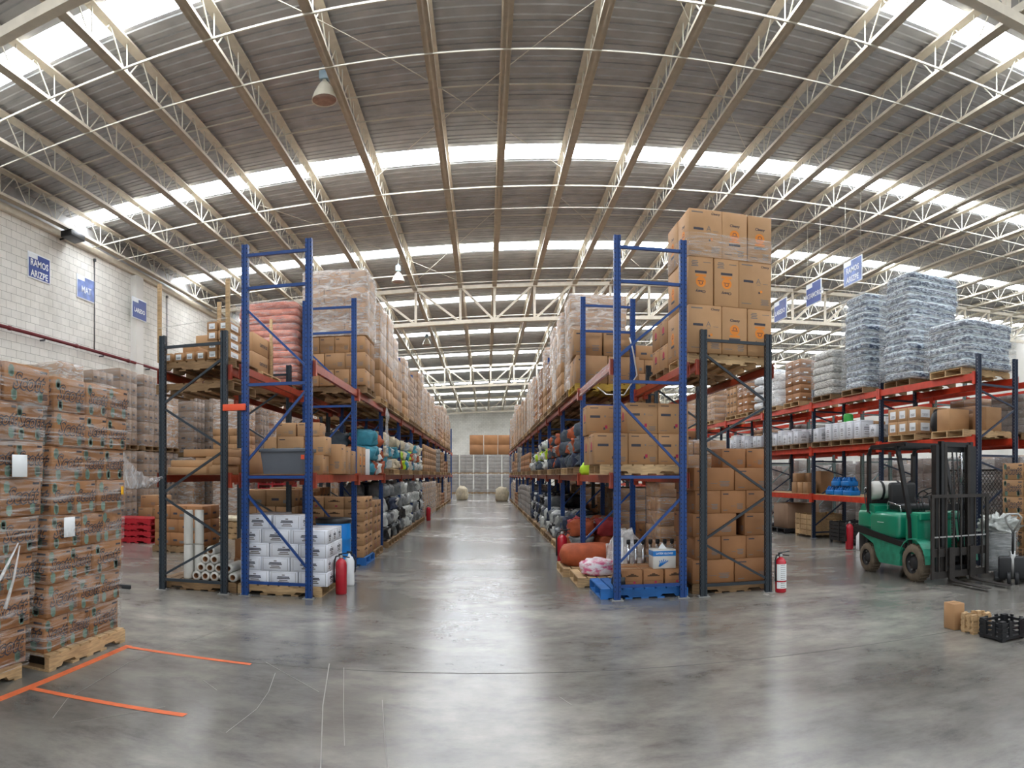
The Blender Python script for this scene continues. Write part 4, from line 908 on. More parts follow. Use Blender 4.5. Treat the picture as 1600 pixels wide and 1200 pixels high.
kinds2 = ['brownt', 'cloud', 'brown', 'fine', 'brownt', 'print', 'cloud', 'brown']
PK = ['old', 'pine', 'old']
def fill(rack, x, bays, z, lev, seq, hrange=(.85, 1.05), every=1):
    q = 0
    for b_ in bays:
        for s in range(3):
            q += 1
            if rack == 'left blue rack' and b_ == 1 and s < 2: continue
            if rack == 'right blue rack' and b_ == 1 and s == 0: continue
            y = YS[b_]+.6+1.03*s; kd = seq[(q*3+b_) % len(seq)]
            if kd is None: continue
            pallet(PK[(q+b_) % 3], x, y, z, 'pallet under a load, '+bay_words(rack, b_, s, lev))
            load(kd, x+R.uniform(-.03, .03), y, z+.142, 'on the ' + bay_words(rack, b_, s, lev).replace(', ', ' ').replace('on the ', ''), sz=R.uniform(*hrange), lab='%s, %s' % (DESC[kd], bay_words(rack, b_, s, lev)))
xl, xr = -2.77, 2.17
fill('left blue rack', xl, range(1, 11), L2, 2, ['brownt', 'cloud', 'fine', 'brownt', 'print', 'cloud', 'brown'], (.72, 1.0))
fill('right blue rack', xr, range(1, 11), L2, 2, ['cloud', 'brown', 'cloud', 'brownt', 'fine', 'cloud', 'print'], (.75, 1.0))
fill('left charcoal rack', -4.02, range(2, 8), L2, 2, ['brown', None, 'cloud', 'plain', None], (.8, 1.0))
fill('right charcoal rack', 3.4, range(2, 8), L2+.04, 2, ['brown', 'plain', None, 'cloud'], (.8, .95))
fill('left charcoal rack', -4.02, range(1, 5), 0, 0, ['low', 'plain', None], (.8, 1.0))
fill('right charcoal rack', 3.4, range(1, 6), 0, 0, ['low', 'plain', 'brown', None], (.7, .85))
fill('right charcoal rack', 3.4, range(1, 6), L1, 1, ['low', None, 'plain', None], (.6, .8))
fill('left blue rack', xl, range(7, 11), 0, 0, ['cloud', 'brown', 'low'], (.6, .7)); fill('right blue rack', xr, range(7, 11), 0, 0, ['cloud', 'grey', 'low'], (.6, .7))
fill('left blue rack', xl, range(7, 11), L1, 1, ['low', 'grey', 'plain'], (.6, .8)); fill('right blue rack', xr, range(7, 11), L1, 1, ['low', 'grey', 'plain'], (.6, .8))
# second-bay specials, left
pallet('old', xl, 14.4, 0, 'pallet under cartons just behind the blue pallet, left rack'); rows(xl, 14.4, .141, [grid(3, 2, 1.1, 1.0)]*3, .33, 'card', 'arch', 'brown carton', 'behind blue pallet stack', 'cartons behind the blue pallet stack', .006)
for i, (y, lab) in enumerate(((12.75, 'near'), (13.15, 'far'))):
    carton(-2.45, y, L1, .34, .36, .52, 'card3', 'emblem', 'brown carton with round mark on second-bay shelf, left blue rack, %s one' % lab)
b = MB(); b.bev(-.16, -.02, 0, .16, .1, .5, .006, M['paper'], seg=1); b.box(-.1, -.024, .08, .02, -.02, .36, M['inkr']); tag(b.build('display_box', None, (-2.4, 13.45, L1)), 'tall white box with pink print on left blue shelf', 'box')
heap(xl, 14.15, L1, 1.1, .95, 3, ['sackt', 'sacko', 'sackt', 'sackc'], 'on the second-bay shelf, left blue rack', 'textile bundle', (.3, .28, .17), 2, 'bundle', 'textile_bundle')
heap(xl, 15.0, L1, 1.1, 1.0, 3, ['sackt', 'sackw', 'sacko', 'sackk'], 'at the far end of second-bay shelf, left', 'textile bundle', (.3, .26, .17), 3, 'bundle', 'textile_bundle')
WG = ['sackw', 'sackg', 'sackb', 'sackw', 'sackg']
for b_ in range(2, 7):
    for s in range(3):
        y = YS[b_]+.6+1.03*s
        if b_ < 5:
            pallet('old', xl, y, 0, 'low pallet under the sacks, %s bay, %s slot, floor, left blue rack' % (ORD[b_], SL3[s]))
            heap(xl, y, .142, 1.1, 1.0, 4, WG+(['navyb'] if s == 1 else []), 'on the floor of %s bay, %s slot, left' % (ORD[b_], SL3[s]), 'plastic sack', (.29, .25, .19), b_*7+s)
        else: fill_k = 'cloud'; load('cloud', xl, y, .0, '', lab='cloudy filmed load on the floor, %s bay, %s slot, left blue rack' % (ORD[b_], SL3[s]), sz=.72)
        pallet(PK[s], xl, y, L1, 'pallet on the middle shelf, %s bay, %s slot, left blue rack' % (ORD[b_], SL3[s]))
        if b_ < 5: heap(xl, y, L1+.142, 1.05, 1.0, 3, ['sackt', 'sackw', 'sacko', 'sackk', 'lime'] if (b_+s) % 2 else ['sackw', 'sackt', 'sackk'], 'on middle shelf of %s bay, %s slot, left' % (ORD[b_], SL3[s]), 'bundle', (.28, .25, .16), b_*5+s, 'bundle', 'bundle')
        else: load('plain', xl, y, L1+.142, '', lab='unwrapped cartons on the middle shelf, %s bay, %s slot, left blue rack' % (ORD[b_], SL3[s]), sz=.72)
DK = ['sackc', 'navyb', 'sackc', 'sacko', 'sackg']
for b_ in range(1, 7):
    for s in range(3):
        y = YS[b_]+.6+1.03*s
        if not (b_ == 1 and s == 0):
            pallet(PK[(s+1) % 3], xr, y, 0, 'low pallet, floor, %s bay, %s slot, right blue rack' % (ORD[b_], SL3[s]))
            if b_ < 5: heap(xr, y, .142, 1.05, 1.0, 2 if b_ < 3 else 3, ['sackr', 'sacko', 'navyb', 'sackg'] if b_ == 1 else ['navyb', 'sackg', 'sackw', 'sackb'], 'on the floor of %s bay, %s slot, right' % (ORD[b_], SL3[s]), 'sack', (.29, .25, .18), b_*11+s)
            else: load('grey', xr, y, .142, '', lab='greyish filmed load on the floor, %s bay, %s slot, right blue rack' % (ORD[b_], SL3[s]), sz=.7)
        pallet(PK[s], xr, y, L1, 'pallet on the middle shelf, %s bay, %s slot, right blue rack' % (ORD[b_], SL3[s]))
        if b_ < 5: heap(xr, y, L1+.142, 1.05, 1.0, 3 if b_ < 4 else 2, DK if b_ < 3 else ['sackk', 'sackw', 'lime', 'sackc'], 'on middle shelf of %s bay, %s slot, right' % (ORD[b_], SL3[s]), 'folded bundle', (.3, .26, .16), b_*13+s, 'bundle', 'bundle')
        else: load('low', xr, y, L1+.142, '', lab='low cartons on the middle shelf, %s bay, %s slot, right blue rack' % (ORD[b_], SL3[s]), sz=.8)
bag(1.78, 12.0, L1+.0, (.16, .14, .12), 'lime', 8, 'lime green bundle at the post, right blue rack shelf'); 

bag(1.05, 44.0, 0, (.42, .45, .5), 'sackk', 13, 'cream bale standing in the far end of the aisle, right side', cat='bale', name='bale'); bag(-1.5, 46.0, 0, (.4, .4, .5), 'sackk', 14, 'cream bale standing in the far end of the aisle, left', cat='bale', name='bale')
# hanging film on the aisle side of the left rack
b = MB(); vs = []
for i in range(15):
    t = i/14
    for k in range(5): vs.append((-2.2+.05*noise.noise(Vector((t*5, k, 1))), 15.7+(k-2)*.07*(1+t)+.04*noise.noise(Vector((t*6, k, 2))), 3.35-1.25*t))
b.add(vs, [(i*5+k, i*5+k+1, (i+1)*5+k+1, (i+1)*5+k) for i in range(14) for k in range(4)], M['filmw'], True); tag(b.build('film_strand'), 'milky film tail hanging from the upper beam, left blue rack', 'film')

# far end of the aisle
for i, x in enumerate((-2.9, -1.65, -.4, .85, 2.1)):
    for k in range(2):
        pallet('old', x, 62.0, k*1.72, 'pallet under a grey load at the far end, %s tier, %s from left wall side' % (['lower', 'upper'][k], ORD[i]))
        load('grey', x, 62.0, k*1.72+.142, '', lab='grey wrapped load closing the far aisle end, %s tier, %s from left' % (['lower', 'upper'][k], ORD[i]))
for i, x in enumerate((-.75, .5, 1.75)):
    for k in range(2): o = carton(x, 62.0, 3.44+k*.85, 1.2, 1.0, .84, 'card2', 'plain', 'large brown crate-sized carton on far grey loads, %s tier, %s from left' % (['lower', 'upper'][k], ORD[i]))

# ================================================================= LEFT WALL STORAGE
LH = dict(wall=2.2, wall2=2.1, brownt=2.1)
ly = [13.6, 15.0, 17.3, 18.7, 20.1, 22.3, 23.7, 25.1, 27.5, 29, 30.5, 33, 34.5, 36, 38, 40, 42]
for i, y in enumerate(ly):
    top = 2 if i != 1 else 2
    for k in range(top):
        kd = ['wall', 'wall2', 'wall', 'wall'][(i+k) % 4]; sz = 1.0 if k == 0 else (.82 if i < 2 else .95)
        if k == 0: h1 = LH[kd]*sz+.165
        pallet('old', -10.15 if i > 1 else -9.6, y, k*h1, 'pallet of the wall stacks, %s tier, row %s from the entrance' % (['lower', 'upper'][k], ['one', 'two', 'three', 'four', 'five', 'six', 'seven', 'eight', 'nine', 'ten', 'eleven', 'twelve', 'thirteen', 'fourteen', 'fifteen', 'sixteen', 'seventeen'][i]))
        load(kd, -10.15 if i > 1 else -9.6, y, k*h1+.142, '', sz=sz, lab='%s stacked by left block wall, %s tier, row %s' % (DESC[kd], ['lower', 'upper'][k], ['one', 'two', 'three', 'four', 'five', 'six', 'seven', 'eight', 'nine', 'ten', 'eleven', 'twelve', 'thirteen', 'fourteen', 'fifteen', 'sixteen', 'seventeen'][i]))
for i, y in enumerate((21.5, 23.0, 24.6, 26.2, 28.5, 30.1, 33, 34.6, 37)):
    for k in range(2):
        if k == 0: h1 = LH[['wall2', 'brownt', 'wall'][i % 3]]*.98+.165
        pallet('old', -8.0, y, k*h1, 'pallet of the inner floor stacks, %s tier, %s from the entrance' % (['lower', 'upper'][k], ORD[i])); load(['wall2', 'brownt', 'wall'][(i+k) % 3], -8.0, y, k*h1+.142, '', sz=.98 if k == 0 else .9, lab='wrapped load of the inner floor stacks, %s tier, %s from the entrance' % (['lower', 'upper'][k], ORD[i]))
pallet('old', -8.3, 17.2, 0, 'pallet under the low brown cartons near left wall stacks'); rows(-8.3, 17.2, .141, [grid(3, 2, 1.3, 1.1)]*2+[[(-.6, -.1, -.5, .4, 'wall side')]], .32, 'card', 'lab', 'brown carton', 'low pallet near left wall stacks', 'cartons of the low pallet near the left wall stacks', .01)
for i in range(4): pallet(PALR, -8.32, 15.5, i*.15, 'red plastic pallet in the pile by the left wall stacks, %s from floor' % ORD[i])
for i in range(12): pallet(PALR, -6.8, 22.4, i*.15+.0, 'red plastic pallet of the tall pile seen through left racks, %s from floor' % ORD[i], PI/2)
for i in range(3): pallet('pine', -6.4, 17.4, i*.143, 'pine pallet of the short pile seen through charcoal rack, %s from floor' % ORD[i], .1*i)
bag(-6.4, 17.4, .43, (.5, .4, .08), 'sackk', 4, 'flattened cream sheet on the short pine pallet pile', name='sheet', cat='sheet')
load('low', -6.3, 14.0, 0.142, '', lab='low brown cartons on the floor between charcoal rack and wall'); pallet('old', -6.3, 14.0, 0, 'pallet under low cartons between charcoal rack and wall')
b = MB(); b.bev(-.3, -.02, 0, .3, .02, .06, .01, M['blackpl']); b.bev(-.3, -.3, 0, -.26, 0, .04, .01, M['blackpl']); tag(b.build('black_skid', None, (-5.2, 8.9, .0)), 'small black skid lying beside the corner stack', 'skid')

# ================================================================= RIGHT RACK (navy and red)
XR = 8.72; ZT, ZM, ZLo = 3.5, 2.35, 1.14
pallet('pine', XR, 10.6, ZT, 'pale pine pallet under the low pack stack, navy rack top'); tower(XR, 10.6, ZT+.141, 1.22, 1.3, 6, .145, 'packs', 'packsd', 21, 'low broad stack of wrapped printed packs on navy rack top', 'film', .02)
pallet('old', XR+.08, 12.4, ZT, 'pallet under the tallest pack tower, navy rack top'); tower(XR+.05, 12.38, ZT+.141, 1.3, 1.05, 15, .146, 'packs', 'packsd', 22, 'tallest tower of film-wrapped printed packs on navy rack top', 'film', .028)
pallet('old', XR, 14.15, ZT, 'pallet under the second pack tower, navy rack top'); tower(XR, 14.15, ZT+.141, 1.15, 1.0, 15, .142, 'packs', 'packsd', 23, 'slightly shorter leaning pack tower behind the tallest, navy rack', 'film', .035)
pallet('old', XR, 15.7, ZT, 'pallet under the pale grey pack block, navy rack top'); tower(XR, 15.7, ZT+.141, 1.15, 1.1, 6, .18, 'packg', None, 24, 'pale grey block of small printed packs on navy rack top', 'film', .01)
pallet('pine', XR, 17.5, ZT, 'pine pallet under warm brown cartons, navy rack top'); load('print', XR, 17.5, ZT+.142, '', sz=.75, lab='warm brown cartons with white labels on the navy rack top')
pallet('pine', XR, 19.0, ZT, 'pine pallet under the white bagged cans, navy rack top'); tower(XR, 19.0, ZT+.141, 1.1, 1.0, 4, .24, 'packw', None, 25, 'white bagged packs with round prints on navy rack top', 'filmc', .02)
for i, (y, kd, sz) in enumerate(((21.35, 'print', .8), (22.38, 'plain', .9), (24.6, 'brown', .7), (25.68, 'print', .8), (28, 'brown', .7), (30.2, 'plain', .8), (32, 'cloud', .6))):
    pallet('pine', XR, y, ZT, 'pine pallet on navy rack top, deeper run, %s from the white bagged packs' % ORD[i]); load(kd, XR, y, ZT+.142, '', sz=sz, lab='brown load on navy rack top, deeper run, %s behind the white bagged packs' % ORD[i])
for i in range(5): 
    b = MB(); b.blob((0, 0, .13), (.5, .35, .13), M['packw'], .08, i, .5); tag(b.build('wrapped_roll', None, (XR, 20.27, ZT+.142+.262*i)), 'plump white wrapped roll in the pile on navy rack top, %s up' % ORD[i], 'roll')
pallet('old', XR, 20.27, ZT, 'pallet under the plump white rolls, navy rack top')
# middle level
pallet('pine', XR, 12.1, ZM, 'pine pallet under brown labelled cartons above the forklift'); rows(XR, 12.1, ZM+.141, [grid(3, 3, 1.15, 1.1), grid(3, 3, 1.15, 1.1)[:7]], .27, 'card3', 'sheetlabel', 'brown labelled carton', 'pallet above the forklift', 'labelled cartons on the pallet above the forklift', .004)
pallet('pine', XR, 10.55, ZM, 'pine pallet above the forklift mast, navy rack'); 
for i, (dx, dy, w_, h_) in enumerate(((-.3, .2, .5, .42), (.15, -.3, .4, .45), (.3, .3, .4, .3))): carton(XR+dx, 10.55+dy, ZM+.141, w_, .4, h_, 'card', 'plain', 'plain brown carton above the forklift mast, %s from the aisle edge' % ORD[i])
bag(XR-.38, 11.12, ZM+.141, (.14, .14, .25), 'sackb', 3, 'black bag slumped between cartons above the forklift mast')
rr = random.Random(4); n = 0
for i, y in enumerate((13.65, 14.7, 15.76, 16.96, 18.02, 19.08, 20.26, 21.32, 22.38)):
    pallet('old', XR, y, ZM, 'pallet of white goods on the navy rack middle level, %s from the forklift' % ORD[i])
    for j, dy in enumerate((-.34, 0, .34)):
        for s_, dx in enumerate((-.38, .05)):
            if rr.random() < .16 and not (i == 1 and j == 1): continue
            h_ = rr.choice((.28, .34, .42, .48)); tubz = ZM+.142+h_ if (i, j, s_) == (1, 1, 0) else (tubz if n else 0); n = 1; carton(XR+dx, y+dy, ZM+.141, .36, .3, h_, 'cardw', 'white', 'small white carton, middle level of navy rack, %s pallet, %s %s' % (ORD[i], ['near', 'middle', 'far'][j], ['aisle row', 'inner row'][s_]), 'small white cartons on the navy rack middle level')
b = MB(); b.lathe([(0, 0), (.11, 0), (.12, .02), (.12, .16), (.1, .2), (0, .2)], M['skin2'], 20); tag(b.build('green_tub', None, (XR-.38, 14.7, ZM+.141+.49)), 'bright green tub on top of the small white cartons', 'tub')
bpy.data.objects['green_tub'].location.z = tubz
# lower level
tag(MB().box(8.19, 13.2, ZLo, 9.2, 16.25, ZLo+.015, M['wood']).build('shelf_board'), 'pale board along the lower red beams, under blue bottle packs', 'shelf board'); tag(MB().box(8.19, 16.5, ZLo, 9.2, 19.55, ZLo+.015, M['wood']).build('shelf_board'), 'pale board along the lower red beams, under small brown cartons', 'shelf board')
zl = ZLo+.016
for i, (x, y, w_, d_, h_) in enumerate(((8.4, 17.6, .3, .3, .3), (8.4, 17.25, .3, .3, .3), (8.4, 16.9, .28, .28, .3), (8.8, 17.6, .4, .5, .55), (8.85, 17.0, .4, .5, .6), (8.4, 17.6, .26, .26, .24))):
    carton(x, y, zl+(.301 if i == 5 else 0), w_, d_, h_, 'card', 'plain', 'brown carton on the lower red shelf, %s of the small group' % ORD[i])
b = MB()
for i in range(3):
    for j in range(2):
        for k in range(2): b.lathe([(0, 0), (.055, 0), (.06, .01), (.06, .09), (.055, .1), (.055, .11), (.06, .12), (.06, .15), (.03, .19), (.018, .2), (.018, .22)], M['bluepl'] if k or j else M['bluepl'], 12, Matrix.Translation((j*.125, i*.125, 0)))
b.bev(-.07, -.07, 0, .2, .32, .12, .02, M['bluepl']); me = b.mesh('bottle_pack'); 
for i, (y, z_) in enumerate(((14.5, 0), (14.95, 0), (15.4, 0), (14.6, .225), (15.1, .225))): tag(link(me, 'bottle_pack', None, (8.32, y, zl+z_+.001)), 'blue shrink-wrapped bottle pack on the lower red shelf, %s' % ['lower near', 'lower middle', 'lower far', 'upper near', 'upper far'][i], 'bottle pack')
# floor under navy rack: crates
def slat_crate(x, y, z, w, d, h, m, lab, n=4, rz=0):
    b = MB()
    for k in range(n):
        z0 = .1*h+k*(h*.9)/n
        for s in (-1, 1): b.box(-w/2, s*d/2-.008, z0, w/2, s*d/2+.008, z0+h*.9/n-.02, m); b.box(s*w/2-.008, -d/2, z0, s*w/2+.008, d/2, z0+h*.9/n-.02, m)
    for sx in (-1, 1):
        for sy in (-1, 1): b.box(sx*(w/2-.03)-.03, sy*(d/2-.03)-.03, 0, sx*(w/2-.03)+.03, sy*(d/2-.03)+.03, h, m)
    for u in (-.2, .2):
        for s in (-1, 1): b.box(u*w-.02, s*(d/2+.008), .05, u*w+.02, s*(d/2+.022), h, m); b.box(s*(w/2+.008), u*d-.02, .05, s*(w/2+.022), u*d+.02, h, m)
    b.box(-w/2, -d/2, .1*h, w/2, d/2, .1*h+.015, m); return tag(b.build('slatted_crate', None, (x, y, z), rz), lab, 'crate')
slat_crate(8.75, 16.98, 0, 1.0, 1.0, .62, M['wood'], 'pale slatted wooden crate under the navy rack', 4); slat_crate(8.75, 14.6, 0, 1.05, 1.7, .52, M['blackpl'], 'long black slatted crate under the navy rack', 5)
pallet(PALB, 8.75, 18.5, 0, 'black plastic pallet under the brown box beneath navy rack'); carton(8.75, 18.5, .141, 1.0, 1.0, .7, 'cardg', 'plain', 'greyish brown box standing on the black plastic pallet')
pallet(PALB, 8.75, 20.3, 0, 'black plastic pallet deeper beneath the navy rack')
bag(8.8, 12.2, 0, (.4, .6, .3), 'sackg', 10, 'grey bag on the floor under the navy rack by the forklift')
# second rack contents and floor loads behind
for i, (y, kd, lev) in enumerate(((10.6, 'grey', ZM), (12.0, 'brown', ZM), (14.2, 'grey', ZM), (17.3, 'plain', ZM), (20.6, 'grey', ZM), (23.9, 'brown', ZM))):
    pallet('old', 10.25, y, lev, 'pallet on the grey green rack, %s from the near end' % ORD[i]); load(kd, 10.25, y, lev+.142, '', sz=.5, lab='half-height load on the grey green rack, %s from the near end' % ORD[i])
k = 0; rr = random.Random(8)
for xi, x in enumerate((12.4, 14.0, 15.8)):
    for i in range(15):
        y = 9.5+i*1.75; k += 1
        kd = rr.choice(['grey', 'grey', 'wall', 'grey']); load(kd, x+rr.uniform(-.1, .1), y, .0, '', sz=(1.35 if kd == 'grey' else .95)*rr.uniform(.9, 1.1), lab='grey filmed floor load beyond the racks, %s column, %s row' % (ORD[xi], ORD[i]))
for i, (x, y) in enumerate(((5.2, 40), (6.6, 40), (5.2, 44), (6.6, 44), (5.9, 36))):
    pallet('old', x, y, 0, 'pallet at the far end of the second aisle, %s' % ['near left', 'near right', 'far left', 'far right', 'single front'][i]); load('cloud', x, y, .142, '', lab='cloudy wrapped load at far end of second aisle, %s' % ['near left', 'near right', 'far left', 'far right', 'single front'][i])
# wire mesh panel behind the forklift mast
b = MB(); x, ya, yb, z0, z1 = 9.55, 8.1, 12.6, .3, 1.75
n = int((yb-ya+z1-z0)/.11)
for i in range(n):
    t = ya-(z1-z0)+i*.11
    for s in (0, 1):
        p, q = (t, z0), (t+(z1-z0), z1)
        if p[0] < ya: p = (ya, z0+(ya-t))
        if q[0] > yb: q = (yb, z0+(yb-t))
        if q[0] <= ya or p[0] >= yb: continue
        if s: p, q = (p[0], z0+z1-p[1]), (q[0], z0+z1-q[1])
        b.bar((x, p[0], p[1]), (x, q[0], q[1]), .008, .008, M['rust'])
for y in (ya, (ya+yb)/2, yb): b.bar((x, y, 0), (x, y, z1), .04, .04, M['rust'])
b.bar((x, ya, z1), (x, yb, z1), .03, .03, M['rust']); b.bar((x, ya, z0), (x, yb, z0), .03, .03, M['rust']); tag(b.build('mesh_fence'), 'dark diamond wire fence panel behind the navy rack', 'fence')

# ================================================================= FORKLIFT
fk = empty('forklift', (6.72, 9.5, 0)); tag(fk, 'green and black gas forklift facing the camera beside the navy rack', 'forklift')
b = MB()
# lower side skirt and chassis (side profile y,z extruded across)
prof = [(-.18, .2), (.42, .2), (.52, .3), (.62, .5), (.98, .62), (1.08, .64), (1.08, .7), (-.3, .56), (-.3, .5), (-.2, .42)]
b.prism([(p[0], p[1]) for p in prof], -.5, .5, M['greend'], 'x'); b.build('side_skirt', fk)
b = MB(); b.prism([(-.36, .5), (-.36, .58), (1.12, .78), (1.12, .66)], -.515, .515, M['black'], 'x'); b.build('black_band', fk)
b = MB(); pr = [(1.02, .2), (1.12, .3), (1.15, .6), (1.14, .95), (1.06, 1.12), (.85, 1.14), (.72, 1.08), (.72, .7), (1.12, .7)]
pr = [(.62, .68), (.62, 1.12), (.78, 1.16), (1.02, 1.14), (1.12, 1.02), (1.16, .8), (1.15, .72)]
b.prism(pr, -.47, .47, M['green'], 'x')
b.bev(-.5, .66, .72, .5, 1.17, 1.06, .09, M['green'], seg=4); b.build('counterweight', fk)
b = MB(); b.bev(-.48, .9, .28, .48, 1.16, .72, .06, M['black'], seg=3); b.build('rear_bumper', fk)
b = MB(); b.bev(-.49, -.12, .6, .49, .78, 1.04, .1, M['green'], seg=5); b.box(-.492, .3, .86, -.4905, .5, .872, M['paper']); b.build('engine_hood', fk)
b = MB(); b.prism([(-.62, .42), (-.42, .42), (-.30, .52), (-.30, 1.0), (-.42, 1.04), (-.62, 1.02)], -.46, .46, M['green'], 'x'); b.bev(-.44, -.66, .94, .44, -.4, 1.07, .03, M['green'], seg=3)
b.cbox((-.3, -.44, 1.075), (.16, .1, .02), M['black']); b.build('front_cowl', fk)
b = MB(); b.box(-.46, -.42, .38, .46, -.1, .43, M['black']); b.build('floor_plate', fk)
b = MB()
for s in (-1, 1):
    b = MB()
    for k in range(9):
        g0, g1 = math.radians(18+k*18), math.radians(36+k*18)
        y0, z0, y1, z1 = -.55+.36*math.cos(g0), .29+.36*math.sin(g0), -.55+.36*math.cos(g1), .29+.36*math.sin(g1)
        b.add([(s*.52, y0, z0), (s*.28, y0, z0), (s*.28, y1, z1), (s*.52, y1, z1), (s*.52, y0, z0+.02), (s*.28, y0, z0+.02), (s*.28, y1, z1+.02), (s*.52, y1, z1+.02)], [(0, 1, 2, 3), (4, 5, 6, 7), (0, 3, 7, 4), (1, 2, 6, 5)], M['greend'])
    b.build('wheel_arch', fk)
def wheel(x, y, r, wd, name):
    o = empty(name, (x, y, r)) if False else None
    b = MB(); T = Matrix.Translation((0, 0, 0)) @ Matrix.Rotation(PI/2, 4, 'Y')
    b.lathe([(r*.58, -wd/2), (r*.9, -wd/2), (r*.985, -wd*.36), (r, -wd*.2), (r, wd*.2), (r*.985, wd*.36), (r*.9, wd/2), (r*.58, wd/2)], M['tyre'], 36, T)
    for k in range(24):
        g = 2*PI*k/24; b.cbox((0, r*.995*math.cos(g), r*.995*math.sin(g)), (wd*.8, .018, .018), M['tyre'])
    w_ = b.build(name, fk, (x, y, r)); b = MB(); b.lathe([(r*.6, -wd*.42), (r*.6, -wd*.2), (r*.34, -wd*.16), (r*.3, -wd*.4), (0, -wd*.42)], M['hub'], 28, T); b.lathe([(r*.6, wd*.42), (r*.6, wd*.2), (0, wd*.2)], M['hub'], 28, T)
    for k in range(6):
        g = 2*PI*k/6; b.lathe([(.016, 0), (.016, .02), (0, .022)], M['zinc'], 6, Matrix.Translation((-wd*.2, r*.45*math.cos(g), r*.45*math.sin(g))) @ Matrix.Rotation(-PI/2, 4, 'Y'))
    b.build('hub', w_)
wheel(-.41, .85, .24, .18, 'rear_wheel'); wheel(.41, .85, .24, .18, 'rear_wheel'); wheel(-.42, -.55, .29, .2, 'front_wheel'); wheel(.42, -.55, .29, .2, 'front_wheel')
b = MB(); b.bev(-.26, .42, 1.12, .26, .56, 1.52, .05, M['seat'], seg=4); b.build('seat_backrest', fk); b = MB(); b.bev(-.27, -.02, 1.06, .27, .5, 1.17, .04, M['seat'], seg=4); b.build('seat_cushion', fk)
b = MB(); b.tube([(-.3, .48, 1.06), (-.3, .46, 1.2), (-.3, .1, 1.14), (-.3, .06, 1.04)], .014, M['chrome'], 8); b.build('seat_rail', fk); b = MB(); b.tube([(.3, .48, 1.06), (.3, .46, 1.2), (.3, .1, 1.14), (.3, .06, 1.04)], .014, M['chrome'], 8); b.build('seat_rail', fk)
T = Matrix.Translation((-.42, .92, 1.38)) @ Matrix.Rotation(PI/2, 4, 'Y')
b = MB(); b.lathe([(0, 0), (.08, .01), (.14, .05), (.165, .12), (.165, .7), (.14, .78), (.08, .82), (0, .83)], M['tank'], 28, T); b.build('gas_tank', fk)
b = MB(); b.lathe([(.168, .2), (.175, .2), (.175, .25), (.168, .25)], M['black'], 28, T); b.lathe([(.168, .55), (.175, .55), (.175, .6), (.168, .6)], M['black'], 28, T); b.lathe([(.04, -.05), (.055, -.05), (.055, 0), (.05, .02)], M['zinc'], 16, T)
b.tube([(-.44, .92, 1.38), (-.5, .9, 1.34), (-.52, .84, 1.2), (-.51, .8, 1.05), (-.48, .72, .98)], .012, M['black'], 8); b.box(-.3, .8, 1.12, .3, 1.04, 1.22, M['black']); b.build('tank_bracket', fk)
# overhead guard
b = MB()
for s in (-1, 1):
    x = s*.46; b = MB()
    b.bar((x, .82, 1.0), (x, .82, 2.02), .06, .06, M['black']); b.tube([(x, .82, 1.98), (x, .78, 2.08), (x, .7, 2.12)], .032, M['black'], 8)
    b.bar((x, .72, 2.12), (x, -.3, 2.14), .06, .06, M['black']); b.bar((x, -.05, 2.14), (x, -.42, .96), .055, .07, M['black'], up=(1, 0, 0)); b.bar((x, -.42, .98), (x, -.46, .5), .055, .07, M['black'], up=(1, 0, 0)); b.build('guard_post', fk)
b = MB()
for k in range(9): y = -.3+k*.125; b.bar((-.46, y, 2.125), (.46, y, 2.125), .03, .025, M['black'])
b.bar((-.48, -.3, 2.13), (.48, -.3, 2.13), .05, .06, M['black']); b.bar((-.48, .74, 2.11), (.48, .74, 2.11), .05, .06, M['black']); b.build('guard_roof', fk)
b = MB(); b.tube([(0, -.4, 1.04), (0, -.3, 1.3)], .03, M['black'], 10); b.build('steering_column', fk)
b = MB(); T = Matrix.Translation((0, -.26, 1.36)) @ Matrix.Rotation(math.radians(-28), 4, 'X'); N = 28
ring = [T @ Vector((.17*math.cos(2*PI*k/N), .17*math.sin(2*PI*k/N), 0)) for k in range(N+1)]; b.tube(ring, .014, M['black'], 8, cap=False)
for a in (90, 210, 330): b.tube([T @ Vector((0, 0, -.02)), T @ Vector((.165*math.cos(math.radians(a)), .165*math.sin(math.radians(a)), 0))], .009, M['black'], 6)
b.build('steering_wheel', fk)
for k in range(3): MB().tube([(-.3+k*.06, -.44, 1.05), (-.3+k*.06, -.36, 1.2), (-.3+k*.06, -.34, 1.3)], [.007, .007, .016], M['black'], 8).build('lever', fk)
b = MB(); b.lathe([(0, 0), (.06, .01), (.06, .05), (.05, .08), (0, .08)], M['chrome'], 16, Matrix.Translation((.3, -.14, 1.92)) @ Matrix.Rotation(PI/2, 4, 'X')); b.build('work_lamp', fk)
# mast
def channel(b, x, y, z0, z1, s, w_=.06, d=.12, m='black'):
    b.prism([(x, y-d/2), (x+s*w_, y-d/2), (x+s*w_, y-d/2+.018), (x+s*.018, y-d/2+.018), (x+s*.018, y+d/2-.018), (x+s*w_, y+d/2-.018), (x+s*w_, y+d/2), (x, y+d/2)][::s], z0, z1, M[m])
b = MB()
for s in (-1, 1): channel(b, s*.39, -.95, .08, 2.1, -s)
b.box(-.39, -.9, 2.0, .39, -.87, 2.1, M['black']); b.box(-.39, -.9, .3, .39, -.87, .42, M['black']); b.box(-.39, -.9, 1.1, .39, -.88, 1.2, M['black']); b.build('outer_mast', fk)
b = MB()
for s in (-1, 1): channel(b, s*.31, -.99, .1, 2.16, -s, .055, .1); channel(b, s*.25, -1.0, .12, 2.12, -s, .05, .09, 'rust')
b.box(-.31, -1.02, 2.08, .31, -.99, 2.15, M['black']); b.box(-.31, -1.0, .16, .31, -.97, .26, M['black']); b.build('inner_mast', fk)
